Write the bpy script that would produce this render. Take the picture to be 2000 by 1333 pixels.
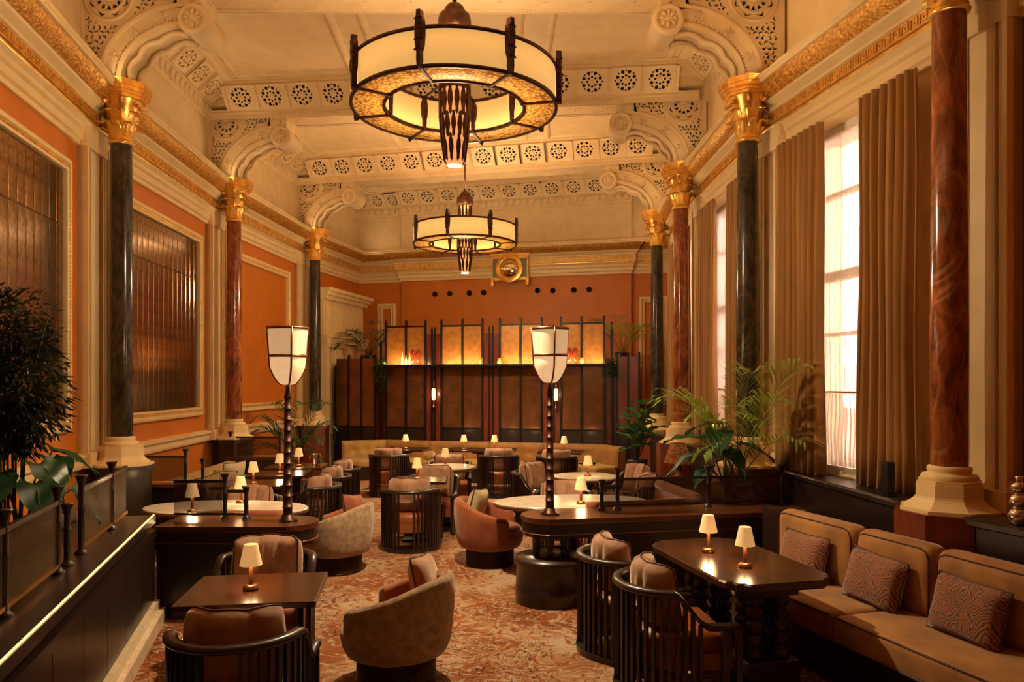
import bpy, bmesh, math, random
from mathutils import Vector, Matrix
from math import pi, sin, cos, radians, atan2, hypot, sqrt

S = bpy.context.scene
for o in list(bpy.data.objects):
    bpy.data.objects.remove(o, do_unlink=True)
COL = S.collection
random.seed(7)

# ------------------------------------------------------------------ camera
F, HX, HY, HC = 1450.0, 1000.0, 748.0, 1.95     # focal length / principal point in 2000x1333 pixels, eye height
cd = bpy.data.cameras.new('camera')
cam = bpy.data.objects.new('camera', cd)
COL.objects.link(cam)
cam.location = (0, 0, HC)
cam.rotation_euler = (pi / 2, 0, 0)
cd.sensor_width = 36
cd.lens = 36 * F / 2000
cd.shift_y = (HY - 666.5) / 2000
cd.clip_start = .05
S.camera = cam

# ------------------------------------------------------------------ world, daylight, exposure
w = bpy.data.worlds.new('world')
S.world = w
w.use_nodes = True
bg = w.node_tree.nodes['Background']
bg.inputs['Color'].default_value = (.80, .90, 1.0, 1)
bg.inputs['Strength'].default_value = 20.0
S.view_settings.view_transform = 'Standard'
S.view_settings.look = 'None'
S.view_settings.exposure = 1.32
S.view_settings.gamma = 1.0
S.view_settings.use_curve_mapping = False
S.cycles.max_bounces = 8
S.cycles.diffuse_bounces = 4
S.cycles.glossy_bounces = 4
S.cycles.transmission_bounces = 6
S.cycles.transparent_max_bounces = 12
S.cycles.caustics_reflective = False
S.cycles.caustics_refractive = False
S.cycles.sample_clamp_indirect = 4.0
S.cycles.use_denoising = True

W_CHAND = 27.0      # watts of each bulb inside the big ring lights
W_TABLE = 1.7       # table lamps
W_FILL = 85.0       # fill lamp added under each chandelier to brighten the room
W_FILL_DOWN = 150.0      # downward fill beam added for tables and carpet
W_COLUMN = 34.0     # uplighters at the column bases


# ------------------------------------------------------------------ positions from pixels
def at(x, y, h):
    """the point at height h that the pixel (x, y) of the photograph looks at"""
    Y = F * (HC - h) / (y - HY)
    return Vector(((x - HX) / F * Y, Y, h))


# ------------------------------------------------------------------ materials
def srgb(r, g, b):
    f = lambda c: (c / 255 / 12.92) if c <= 10 else ((c / 255 + .055) / 1.055) ** 2.4
    return (f(r), f(g), f(b), 1)


def newmat(name):
    m = bpy.data.materials.new(name)
    m.use_nodes = True
    nt = m.node_tree
    return m, nt, nt.nodes['Principled BSDF']


def mat(name, col, rough=.5, metal=0, col2=None, nscale=6, ndetail=5, lo=.35, hi=.65, bump=0, bscale=40,
        emit=0, ecol=None, sheen=0, coat=0, stretch=None, distort=0, spec=None):
    m, nt, b = newmat(name)
    b.inputs['Base Color'].default_value = col
    b.inputs['Roughness'].default_value = rough
    b.inputs['Metallic'].default_value = metal
    if spec is not None:
        b.inputs['Specular IOR Level'].default_value = spec
    if emit:
        b.inputs['Emission Color'].default_value = ecol or col
        b.inputs['Emission Strength'].default_value = emit
    if sheen:
        b.inputs['Sheen Weight'].default_value = sheen
        b.inputs['Sheen Roughness'].default_value = .4
        b.inputs['Sheen Tint'].default_value = (1, .85, .65, 1)
    if coat:
        b.inputs['Coat Weight'].default_value = coat
        b.inputs['Coat Roughness'].default_value = .12
    L = nt.links
    tc = nt.nodes.new('ShaderNodeTexCoord')
    src = tc.outputs['Object']
    if stretch:
        mp = nt.nodes.new('ShaderNodeMapping')
        mp.inputs['Scale'].default_value = stretch
        L.new(src, mp.inputs['Vector'])
        src = mp.outputs['Vector']
    if col2 is not None:
        n = nt.nodes.new('ShaderNodeTexNoise')
        n.inputs['Scale'].default_value = nscale
        n.inputs['Detail'].default_value = ndetail
        n.inputs['Distortion'].default_value = distort
        r = nt.nodes.new('ShaderNodeValToRGB')
        r.color_ramp.elements[0].position = lo
        r.color_ramp.elements[1].position = hi
        r.color_ramp.elements[0].color = col
        r.color_ramp.elements[1].color = col2
        L.new(src, n.inputs['Vector'])
        L.new(n.outputs['Fac'], r.inputs['Fac'])
        L.new(r.outputs['Color'], b.inputs['Base Color'])
    if bump:
        n2 = nt.nodes.new('ShaderNodeTexNoise')
        n2.inputs['Scale'].default_value = bscale
        n2.inputs['Detail'].default_value = 4
        bp = nt.nodes.new('ShaderNodeBump')
        bp.inputs['Strength'].default_value = bump
        bp.inputs['Distance'].default_value = .02
        L.new(src, n2.inputs['Vector'])
        L.new(n2.outputs['Fac'], bp.inputs['Height'])
        L.new(bp.outputs['Normal'], b.inputs['Normal'])
    return m


M = {}
M['orange'] = mat('orange_paint', srgb(202, 114, 28), .55, col2=srgb(192, 106, 25), nscale=3, bump=.03, bscale=60)
M['cream'] = mat('cream_paint', srgb(234, 206, 152), .5, col2=srgb(226, 196, 142), nscale=4)
M['plaster'] = mat('ceiling_plaster', srgb(216, 188, 142), .6, col2=srgb(206, 178, 132), nscale=5, bump=.02)
M['gold'] = mat('gold_leaf', srgb(255, 208, 110), .3, .72, col2=srgb(226, 160, 66), nscale=12, bump=.05, bscale=70)
M['gold_relief'] = mat('gold_relief', srgb(255, 208, 110), .32, .6, col2=srgb(200, 132, 48), nscale=40, lo=.3, hi=.6, bump=.6, bscale=45)
M['darkwood'] = mat('dark_wood', srgb(40, 24, 17), .38, col2=srgb(25, 15, 11), nscale=5, stretch=(8, 8, .8), coat=.25)
M['midwood'] = mat('polished_wood', srgb(96, 54, 28), .3, col2=srgb(70, 38, 20), nscale=6, stretch=(1, 9, 1), coat=.35)
M['mahogany'] = mat('mahogany', srgb(120, 46, 20), .35, col2=srgb(92, 32, 14), nscale=4, stretch=(6, 6, .8), coat=.3)
M['bronze'] = mat('aged_bronze', srgb(92, 58, 36), .42, .75, col2=srgb(58, 35, 22), nscale=20, bump=.15, bscale=60)
M['chair_wood'] = mat('espresso_wood', srgb(44, 27, 20), .36, col2=srgb(30, 18, 13), nscale=5, stretch=(8, 8, 1), coat=.25)
M['brass'] = mat('brass', srgb(200, 148, 78), .3, 1.0)
M['bluegrey'] = mat('blue_grey_paint', srgb(110, 118, 108), .5)
M['hole_shadow'] = mat('painted_hole_shadow', srgb(38, 26, 17), .9)  # shade as a dark colour, for sheets behind the pierced plaster
M['black'] = mat('black_metal', srgb(16, 14, 13), .45, .3)


def marble(name, c0, c1, c2, scale=3.0, vein=.06):
    m, nt, b = newmat(name)
    L = nt.links
    tc = nt.nodes.new('ShaderNodeTexCoord')
    mp = nt.nodes.new('ShaderNodeMapping')
    mp.inputs['Scale'].default_value = (1, 1, .45)
    L.new(tc.outputs['Object'], mp.inputs['Vector'])
    n1 = nt.nodes.new('ShaderNodeTexNoise')
    n1.inputs['Scale'].default_value = scale * 2
    n1.inputs['Detail'].default_value = 9
    n1.inputs['Roughness'].default_value = .68
    n1.inputs['Distortion'].default_value = 1.2
    r = nt.nodes.new('ShaderNodeValToRGB')
    e = r.color_ramp.elements
    e[0].position, e[1].position = .32, .68
    e[0].color, e[1].color = c0, c1
    L.new(mp.outputs['Vector'], n1.inputs['Vector'])
    L.new(n1.outputs['Fac'], r.inputs['Fac'])
    n2 = nt.nodes.new('ShaderNodeTexNoise')
    n2.inputs['Scale'].default_value = scale * .8
    n2.inputs['Detail'].default_value = 6
    n2.inputs['Distortion'].default_value = 2.5
    L.new(mp.outputs['Vector'], n2.inputs['Vector'])
    r2 = nt.nodes.new('ShaderNodeValToRGB')
    e = r2.color_ramp.elements
    e[0].position, e[1].position = .5 - vein * .5, .5
    e[0].color, e[1].color = (0, 0, 0, 1), (1, 1, 1, 1)
    k = r2.color_ramp.elements.new(.5 + vein * .5)
    k.color = (0, 0, 0, 1)
    L.new(n2.outputs['Fac'], r2.inputs['Fac'])
    mx = nt.nodes.new('ShaderNodeMix')
    mx.data_type = 'RGBA'
    ml = nt.nodes.new('ShaderNodeMath')
    ml.operation = 'MULTIPLY'
    ml.inputs[1].default_value = .22
    L.new(r2.outputs['Color'], ml.inputs[0])
    L.new(ml.outputs[0], mx.inputs['Factor'])
    L.new(r.outputs['Color'], mx.inputs['A'])
    mx.inputs['B'].default_value = c2
    L.new(mx.outputs['Result'], b.inputs['Base Color'])
    b.inputs['Roughness'].default_value = .16
    return m


M['red_marble'] = marble('red_marble', srgb(74, 32, 18), srgb(178, 98, 52), srgb(220, 172, 124), 2.6)
M['dark_marble'] = marble('dark_green_marble', srgb(22, 20, 17), srgb(74, 64, 50), srgb(132, 116, 92), 3.0)
M['skirting_marble'] = marble('skirting_marble', srgb(206, 180, 146), srgb(226, 206, 176), srgb(160, 116, 80), 2)


def mirror_mat():
    m, nt, b = newmat('antique_mirror')
    L = nt.links
    tc = nt.nodes.new('ShaderNodeTexCoord')
    n = nt.nodes.new('ShaderNodeTexNoise')
    n.inputs['Scale'].default_value = 9
    n.inputs['Detail'].default_value = 9
    n.inputs['Roughness'].default_value = .72
    L.new(tc.outputs['Object'], n.inputs['Vector'])
    r = nt.nodes.new('ShaderNodeValToRGB')
    e = r.color_ramp.elements
    e[0].position, e[1].position = .38, .66
    e[0].color, e[1].color = srgb(104, 76, 48), srgb(190, 150, 106)
    L.new(n.outputs['Fac'], r.inputs['Fac'])
    L.new(r.outputs['Color'], b.inputs['Base Color'])
    b.inputs['Metallic'].default_value = .92
    r2 = nt.nodes.new('ShaderNodeMapRange')
    r2.inputs['From Min'].default_value = .35
    r2.inputs['From Max'].default_value = .7
    r2.inputs['To Min'].default_value = .26
    r2.inputs['To Max'].default_value = .1
    L.new(n.outputs['Fac'], r2.inputs['Value'])
    L.new(r2.outputs['Result'], b.inputs['Roughness'])
    return m


M['mirror'] = mirror_mat()


def carpet_mat():
    m, nt, b = newmat('patterned_carpet')
    L = nt.links
    N = nt.nodes.new
    tc = N('ShaderNodeTexCoord')

    def noise(scale, detail=4, dist=0, vec=None, rough=.5):
        n = N('ShaderNodeTexNoise')
        n.inputs['Scale'].default_value = scale
        n.inputs['Detail'].default_value = detail
        n.inputs['Distortion'].default_value = dist
        n.inputs['Roughness'].default_value = rough
        L.new(vec or tc.outputs['Object'], n.inputs['Vector'])
        return n

    def ramp(src, stops):
        r = N('ShaderNodeValToRGB')
        e = r.color_ramp.elements
        while len(e) < len(stops):
            e.new(.5)
        for k, (p, c) in enumerate(stops):
            e[k].position = p
            e[k].color = c
        L.new(src, r.inputs['Fac'])
        return r.outputs['Color']

    def mix(fac, a, c):
        x = N('ShaderNodeMix')
        x.data_type = 'RGBA'
        L.new(fac, x.inputs['Factor'])
        for s, v in (('A', a), ('B', c)):
            if isinstance(v, tuple):
                x.inputs[s].default_value = v
            else:
                L.new(v, x.inputs[s])
        return x.outputs['Result']
    K, Wt = (0, 0, 0, 1), (1, 1, 1, 1)
    big = noise(.75, 3, 1.0)
    ground = ramp(big.outputs['Fac'], [(.36, srgb(176, 150, 124)), (.47, srgb(164, 122, 88)), (.56, srgb(140, 84, 48)), (.72, srgb(112, 58, 30))])
    mid = noise(3.4, 2, 3.0)
    petals = ramp(mid.outputs['Fac'], [(.44, K), (.5, Wt), (.56, K)])
    c1 = mix(petals, ground, srgb(180, 156, 128))
    m2 = noise(4.6, 2, 3.5)
    rust = ramp(m2.outputs['Fac'], [(.56, K), (.6, Wt)])
    c2 = mix(rust, c1, srgb(142, 80, 44))
    v = noise(5.5, 1.5, 5.0)
    lines = ramp(v.outputs['Fac'], [(.465, K), (.49, Wt), (.51, Wt), (.535, K)])
    bigl = noise(2.1, 2, 0)
    gate = ramp(bigl.outputs['Fac'], [(.45, K), (.56, Wt)])
    mm = N('ShaderNodeMath')
    mm.operation = 'MULTIPLY'
    L.new(lines, mm.inputs[0])
    L.new(gate, mm.inputs[1])
    c3 = mix(mm.outputs[0], c2, srgb(58, 34, 24))
    fine = noise(160, 2)
    fr = ramp(fine.outputs['Fac'], [(.3, (.72, .72, .72, 1)), (.7, (1.1, 1.1, 1.1, 1))])
    x = N('ShaderNodeMix')
    x.data_type = 'RGBA'
    x.blend_type = 'MULTIPLY'
    x.inputs['Factor'].default_value = 1
    L.new(c3, x.inputs['A'])
    L.new(fr, x.inputs['B'])
    L.new(x.outputs['Result'], b.inputs['Base Color'])
    b.inputs['Roughness'].default_value = .95
    b.inputs['Specular IOR Level'].default_value = .1
    bp = N('ShaderNodeBump')
    bp.inputs['Strength'].default_value = .3
    bp.inputs['Distance'].default_value = .01
    L.new(fine.outputs['Fac'], bp.inputs['Height'])
    L.new(bp.outputs['Normal'], b.inputs['Normal'])
    return m


M['carpet'] = carpet_mat()


def through_mat(name, col, alpha, rough=.3, metal=0, trans=0, emit=0, ecol=None):
    """see-through sheet: mixes a surface with plain transparency"""
    m, nt, b = newmat(name)
    b.inputs['Base Color'].default_value = col
    b.inputs['Roughness'].default_value = rough
    b.inputs['Metallic'].default_value = metal
    b.inputs['Alpha'].default_value = alpha
    if emit:
        b.inputs['Emission Color'].default_value = ecol or col
        b.inputs['Emission Strength'].default_value = emit
    return m


def sheer_mat():
    m = bpy.data.materials.new('sheer_voile')
    m.use_nodes = True
    nt = m.node_tree
    nt.nodes.clear()
    out = nt.nodes.new('ShaderNodeOutputMaterial')
    tr = nt.nodes.new('ShaderNodeBsdfTranslucent')
    tr.inputs['Color'].default_value = (.85, .82, .76, 1)
    df = nt.nodes.new('ShaderNodeBsdfDiffuse')
    df.inputs['Color'].default_value = (.85, .82, .76, 1)
    tp = nt.nodes.new('ShaderNodeBsdfTransparent')
    a = nt.nodes.new('ShaderNodeMixShader')
    a.inputs[0].default_value = .4
    c = nt.nodes.new('ShaderNodeMixShader')
    c.inputs[0].default_value = .66
    L = nt.links
    L.new(tr.outputs[0], a.inputs[1])
    L.new(df.outputs[0], a.inputs[2])
    L.new(a.outputs[0], c.inputs[1])
    L.new(tp.outputs[0], c.inputs[2])
    L.new(c.outputs[0], out.inputs[0])
    return m


M['sheer'] = sheer_mat()


def clear_glass():
    m = bpy.data.materials.new('window_glass')
    m.use_nodes = True
    nt = m.node_tree
    nt.nodes.clear()
    out = nt.nodes.new('ShaderNodeOutputMaterial')
    gl = nt.nodes.new('ShaderNodeBsdfGlossy')
    gl.inputs['Roughness'].default_value = .02
    tp = nt.nodes.new('ShaderNodeBsdfTransparent')
    tp.inputs['Color'].default_value = (.95, .97, .96, 1)
    c = nt.nodes.new('ShaderNodeMixShader')
    c.inputs[0].default_value = .06
    nt.links.new(tp.outputs[0], c.inputs[1])
    nt.links.new(gl.outputs[0], c.inputs[2])
    nt.links.new(c.outputs[0], out.inputs[0])
    return m


M['glass'] = clear_glass()
M['curtain'] = mat('gold_brown_velvet', srgb(164, 116, 56), .8, sheen=.5, col2=srgb(144, 100, 46), nscale=3, stretch=(4, 4, .4))
M['white_paint'] = mat('white_paint', srgb(232, 224, 206), .45)
M['brick'] = mat('red_brick', srgb(140, 72, 52), .85, col2=srgb(120, 60, 44), nscale=12)
M['stone'] = mat('pale_stone', srgb(214, 204, 186), .8, col2=srgb(190, 180, 164), nscale=8)


# ------------------------------------------------------------------ mesh builder
class MB:
    def __init__(self):
        self.v, self.f, self.s, self.m = [], [], [], []
        self.x = None
        self.mi = 0

    def add(self, vs, fs, smooth=False):
        b = len(self.v)
        if self.x is not None:
            vs = [self.x @ Vector(p) for p in vs]
        self.v += [tuple(p) for p in vs]
        for f in fs:
            self.f.append(tuple(i + b for i in f))
            self.s.append(smooth)
            self.m.append(self.mi)
        return self

    def box(self, x0, x1, y0, y1, z0, z1, bev=0):
        if bev:
            b = min(bev, (x1 - x0) * .49, (y1 - y0) * .49, (z1 - z0) * .49)
            bm = bmesh.new()
            bmesh.ops.create_cube(bm, size=1)
            for q in bm.verts:
                q.co = Vector(((x0 + x1) / 2 + q.co.x * (x1 - x0), (y0 + y1) / 2 + q.co.y * (y1 - y0), (z0 + z1) / 2 + q.co.z * (z1 - z0)))
            bmesh.ops.bevel(bm, geom=bm.edges[:], offset=b, segments=2, affect='EDGES', profile=.6)
            bm.verts.index_update()
            self.add([q.co.copy() for q in bm.verts], [[q.index for q in f.verts] for f in bm.faces])
            bm.free()
            return self
        vs = [(x, y, z) for z in (z0, z1) for y in (y0, y1) for x in (x0, x1)]
        return self.add(vs, [(0, 2, 3, 1), (4, 5, 7, 6), (0, 1, 5, 4), (2, 6, 7, 3), (0, 4, 6, 2), (1, 3, 7, 5)])

    def lathe(self, prof, n=16, c=(0, 0, 0), smooth=True, a0=0, a1=2 * pi, cap=True):
        full = abs(a1 - a0 - 2 * pi) < 1e-6
        k = n if full else n + 1
        vs = []
        for r, z in prof:
            for i in range(k):
                a = a0 + (a1 - a0) * i / n
                vs.append((c[0] + r * cos(a), c[1] + r * sin(a), c[2] + z))
        fs = []
        for j in range(len(prof) - 1):
            for i in range(n):
                i2 = (i + 1) % k
                fs.append((j * k + i, j * k + i2, (j + 1) * k + i2, (j + 1) * k + i))
        self.add(vs, fs, smooth)
        if cap and full:
            for j, rev in ((0, True), (len(prof) - 1, False)):
                if prof[j][0] > 1e-4:
                    ring = [vs[j * k + i] for i in range(n)]
                    self.add(ring, [tuple(range(n))[::-1] if rev else tuple(range(n))])
        return self

    def tube(self, pts, r, n=8, smooth=True, cap=True, flat=1.0):
        pts = [Vector(p) for p in pts]
        rs = r if isinstance(r, (list, tuple)) else [r] * len(pts)
        vs = []
        up = None
        for i, p in enumerate(pts):
            d = (pts[min(i + 1, len(pts) - 1)] - pts[max(i - 1, 0)]).normalized()
            if up is None:
                up = Vector((0, 0, 1)) if abs(d.z) < .9 else Vector((1, 0, 0))
            a = d.cross(up)
            if a.length < 1e-6:
                a = d.orthogonal()
            a.normalize()
            b = a.cross(d).normalized()
            up = b
            for k in range(n):
                t = 2 * pi * k / n
                vs.append(p + a * (rs[i] * cos(t)) + b * (rs[i] * flat * sin(t)))
        fs = []
        for i in range(len(pts) - 1):
            for k in range(n):
                k2 = (k + 1) % n
                fs.append((i * n + k, i * n + k2, (i + 1) * n + k2, (i + 1) * n + k))
        if cap:
            fs.append(tuple(range(n))[::-1])
            fs.append(tuple(range((len(pts) - 1) * n, len(pts) * n)))
        return self.add(vs, fs, smooth)

    def sweep(self, prof, path, closed_prof=False, caps=False, smooth=False):
        """path: list of functions/frames (origin, out, up) ; prof: list of (out, up)"""
        k = len(prof)
        vs = []
        for o, a, u in path:
            for p, q in prof:
                vs.append(Vector(o) + Vector(a) * p + Vector(u) * q)
        fs = []
        kk = k if closed_prof else k - 1
        for i in range(len(path) - 1):
            for j in range(kk):
                j2 = (j + 1) % k
                fs.append((i * k + j, i * k + j2, (i + 1) * k + j2, (i + 1) * k + j))
        if caps and closed_prof:
            fs.append(tuple(range(k))[::-1])
            fs.append(tuple(range((len(path) - 1) * k, len(path) * k)))
        return self.add(vs, fs, smooth)

    def prism(self, poly, z0, z1, smooth=False):
        n = len(poly)
        vs = [(x, y, z0) for x, y in poly] + [(x, y, z1) for x, y in poly]
        fs = [tuple(range(n))[::-1], tuple(range(n, 2 * n))]
        fs += [(i, (i + 1) % n, n + (i + 1) % n, n + i) for i in range(n)]
        return self.add(vs, fs, smooth)

    def grid(self, fn, nu, nv, smooth=True):
        vs = [fn(i / nu, j / nv) for j in range(nv + 1) for i in range(nu + 1)]
        fs = [(j * (nu + 1) + i, j * (nu + 1) + i + 1, (j + 1) * (nu + 1) + i + 1, (j + 1) * (nu + 1) + i) for j in range(nv) for i in range(nu)]
        return self.add(vs, fs, smooth)

    def mesh(self, name, mats):
        me = bpy.data.meshes.new(name)
        me.from_pydata(self.v, [], self.f)
        for m in (mats if isinstance(mats, (list, tuple)) else [mats]):
            me.materials.append(M[m] if isinstance(m, str) else m)
        me.polygons.foreach_set('use_smooth', self.s)
        me.polygons.foreach_set('material_index', self.m)
        bm = bmesh.new()
        bm.from_mesh(me)
        bmesh.ops.recalc_face_normals(bm, faces=bm.faces[:])
        bm.to_mesh(me)
        bm.free()
        me.update()
        return me

    def obj(self, name, mats, parent=None, **kw):
        return link(name, self.mesh(name, mats), parent, **kw)


def link(name, data, parent=None, loc=None, rot=None, mw=None):
    o = bpy.data.objects.new(name, data)
    COL.objects.link(o)
    if parent is not None:
        o.parent = parent
    if loc is not None:
        o.location = loc
    if rot is not None:
        o.rotation_euler = rot
    if mw is not None:
        o.matrix_basis = mw
    return o


def tag(o, label=None, cat=None, group=None, kind=None):
    if label:
        o['label'] = label
    if cat:
        o['category'] = cat
    if group:
        o['group'] = group
    if kind:
        o['kind'] = kind
    return o


def thing(name, label, cat, loc=(0, 0, 0), rz=0, group=None):
    o = link(name, None, loc=loc, rot=(0, 0, rz))
    o.empty_display_size = .1
    return tag(o, label, cat, group)


def copy_tree(o, parent=None):
    c = o.copy()
    COL.objects.link(c)
    c.parent = parent
    for ch in list(o.children):
        copy_tree(ch, c)
    return c


def plate(loops, depth):
    """flat plate in the xy plane with holes; returns (verts, faces)"""
    cu = bpy.data.curves.new('tmp', 'CURVE')
    cu.dimensions = '2D'
    cu.fill_mode = 'BOTH'
    cu.extrude = depth / 2
    for lp in loops:
        sp = cu.splines.new('POLY')
        sp.points.add(len(lp) - 1)
        for i, p in enumerate(lp):
            sp.points[i].co = (p[0], p[1], 0, 1)
        sp.use_cyclic_u = True
    o = bpy.data.objects.new('tmp', cu)
    me = bpy.data.meshes.new_from_object(o)
    vs = [tuple(q.co) for q in me.vertices]
    fs = [tuple(p.vertices) for p in me.polygons]
    bpy.data.objects.remove(o)
    bpy.data.curves.remove(cu)
    bpy.data.meshes.remove(me)
    return vs, fs


def circ(cx, cy, r, n=20, ry=None, a0=0):
    return [(cx + r * cos(a0 + 2 * pi * i / n), cy + (ry or r) * sin(a0 + 2 * pi * i / n)) for i in range(n)]


def comma(cx, cy, r, a, th=1.0):
    """a crescent hole, like a pierced scroll"""
    out = []
    for i in range(7):
        t = a + i / 6 * 4.0
        out.append((cx + r * cos(t), cy + r * sin(t)))
    for i in range(5, 0, -1):
        t = a + i / 6 * 4.0
        q = r * (.02 + .6 * abs(i / 6 - .5) * 2)
        out.append((cx + q * cos(t), cy + q * sin(t)))
    return out
# ================================================================== THE ROOM
def V2(x, y):
    return Vector((x, y, 0))


CEN = V2(24, 10.2)                                   # the room bends around this point
CL = [V2(-2.10, .45), V2(-3.21, 3.85), V2(-3.847, 7.31), V2(-4.034, 10.77), V2(-3.77, 14.2)]      # columns, mirror side
CR = [V2(4.75, -.25), V2(3.6, 2.2), V2(2.78, 4.72), V2(2.30, 7.25), V2(2.275, 10.0), V2(2.48, 12.7)]   # columns, window side
OFF = .32
WL = [c + (c - CEN).normalized() * OFF for c in CL]
WR = [c - (c - CEN).normalized() * OFF for c in CR]
LE, RE = V2(-3.5, 16.9), V2(3.43, 15.14)
B0, B1 = V2(-.7, -2.9), V2(6.3, -2.6)                # wall behind the camera
eu = (RE - LE).normalized()
en = Vector((eu.y, -eu.x, 0))                        # into the room
elen = (RE - LE).length
E1, E2 = LE + eu * 1.12, LE + eu * (elen - 1.0)
STEP = .12
loop = [B0] + WL + [LE, E1, E1 + en * STEP, E2 + en * STEP, E2, RE] + WR[::-1] + [B1]
NL = len(loop)


def mitre(i):
    """offset direction (into the room) at loop vertex i"""
    p, q, r = loop[i - 1], loop[i], loop[(i + 1) % NL]
    a, b = (q - p).normalized(), (r - q).normalized()
    na, nb = Vector((a.y, -a.x, 0)), Vector((b.y, -b.x, 0))
    m = na + nb
    return m / max(.2, m.dot(na))


MIT = [mitre(i) for i in range(NL)]
iL0, iLE, iRE = 1, 6, 11                             # indices in the loop
UP = Vector((0, 0, 1))


def path(i0, i1):
    return [(loop[k % NL], MIT[k % NL], UP) for k in range(i0, i1 + 1)]


class Bay:
    """local frame of a wall stretch: u along it, n into the room, z up"""
    def __init__(self, a, b):
        self.a, self.b = a, b
        d = b - a
        self.len = d.length
        self.u = d.normalized()
        self.n = Vector((self.u.y, -self.u.x, 0))
        self.x = Matrix(((self.u.x, self.n.x, 0, a.x), (self.u.y, self.n.y, 0, a.y), (0, 0, 1, 0), (0, 0, 0, 1)))

    def p(self, u, n, z):
        return self.x @ Vector((u, n, z))


BL = [Bay(B0, WL[0])] + [Bay(WL[i], WL[i + 1]) for i in range(4)] + [Bay(WL[4], LE)]     # 1: L-1..L0, 2: L0..L1, 3: L1..L2, 4: L2..L3, 5: L3..end
BR = [Bay(WR[i + 1], WR[i]) for i in range(5)]       # i: between right columns i and i+1 ; u runs towards the camera
BRend = Bay(RE, WR[5])
BRback = Bay(WR[0], B1)
BE = [Bay(LE, E1), Bay(E1 + en * STEP, E2 + en * STEP), Bay(E2, RE)]
BB = Bay(B1, B0)
ZC = 6.15           # ceiling
ZE0, ZE1 = 4.22, 4.86   # entablature
ZB = 5.70           # underside of the ceiling beams

# ---- floor
FZ = .15            # level of the carpet
mb = MB()
mb.add([(-7, -4, FZ), (8, -4, FZ), (8, 19, FZ), (-7, 19, FZ)], [(0, 1, 2, 3)])
tag(mb.obj('floor', 'carpet'), 'patterned carpet floor in rust, cream and brown swirls', 'floor', kind='structure')


def slab(mb, bay, u0, u1, z0, z1, n0=-.5, n1=0.0, ):
    mb.x = bay.x
    mb.box(u0, u1, n0, n1, z0, z1)
    mb.x = None


ZS = 4.3


def wall(name, bays, label, ext=0.0):
    mb = MB()
    for b in bays:
        mb.mi = 0
        slab(mb, b, -.02, b.len + .02, 0, ZS)
        mb.mi = 1
        slab(mb, b, -.02, b.len + .02, ZS, 6.6)
    return tag(mb.obj(name, ['orange', 'plaster']), label, 'wall', kind='structure')


wall('wall_left', BL, 'orange painted wall with cream upper part, on the mirror side')
wall('wall_end', BE, 'orange end wall behind the bronze mesh screen')
wall('wall_back', [BB], 'orange wall closing the near end of the room')

# ---- window wall
mb = MB()
for b in (BR[0], BR[1], BRend, BRback):
    mb.mi = 0
    slab(mb, b, -.02, b.len + .02, 0, ZS)
    mb.mi = 1
    slab(mb, b, -.02, b.len + .02, ZS, 6.6)
OPEN = {}
for k in (2, 3, 4):
    b = BR[k]
    u0, u1, z0, z1 = .30, b.len - .66, 1.16, 4.2
    OPEN[k] = (u0, u1, z0, z1)
    mb.mi = 1
    slab(mb, b, -.02, u0, 0, ZS)
    slab(mb, b, u1, b.len + .02, 0, ZS)
    slab(mb, b, u0, u1, 0, z0)
    slab(mb, b, u0, u1, z1, ZS)
    slab(mb, b, -.02, b.len + .02, ZS, 6.6)
tag(mb.obj('wall_right', ['orange', 'cream']), 'cream wall with tall windows', 'wall', kind='structure')

# ---- ceiling: one flat sheet over everything
mb = MB()
mb.box(-7, 8, -4, 19, ZC, ZC + .1)
ceil = tag(mb.obj('ceiling', 'plaster'), 'flat cream plaster ceiling divided by ornate beams', 'ceiling', kind='structure')

# ---- entablature ------------------------------------------------------------
ENT = [(0, 4.20), (.035, 4.20), (.035, 4.245), (.06, 4.26), (.06, 4.33), (.085, 4.35), (.085, 4.39), (.12, 4.425)]
ENT2 = [(.13, 4.455), (.115, 4.465), (.115, 4.565), (.135, 4.575), (.135, 4.60), (.19, 4.645), (.20, 4.665)]
ENT3 = [(.31, 4.785), (.33, 4.79), (.33, 4.815), (.345, 4.83), (.345, 4.855), (.20, 4.865), (0, 4.87)]


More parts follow.
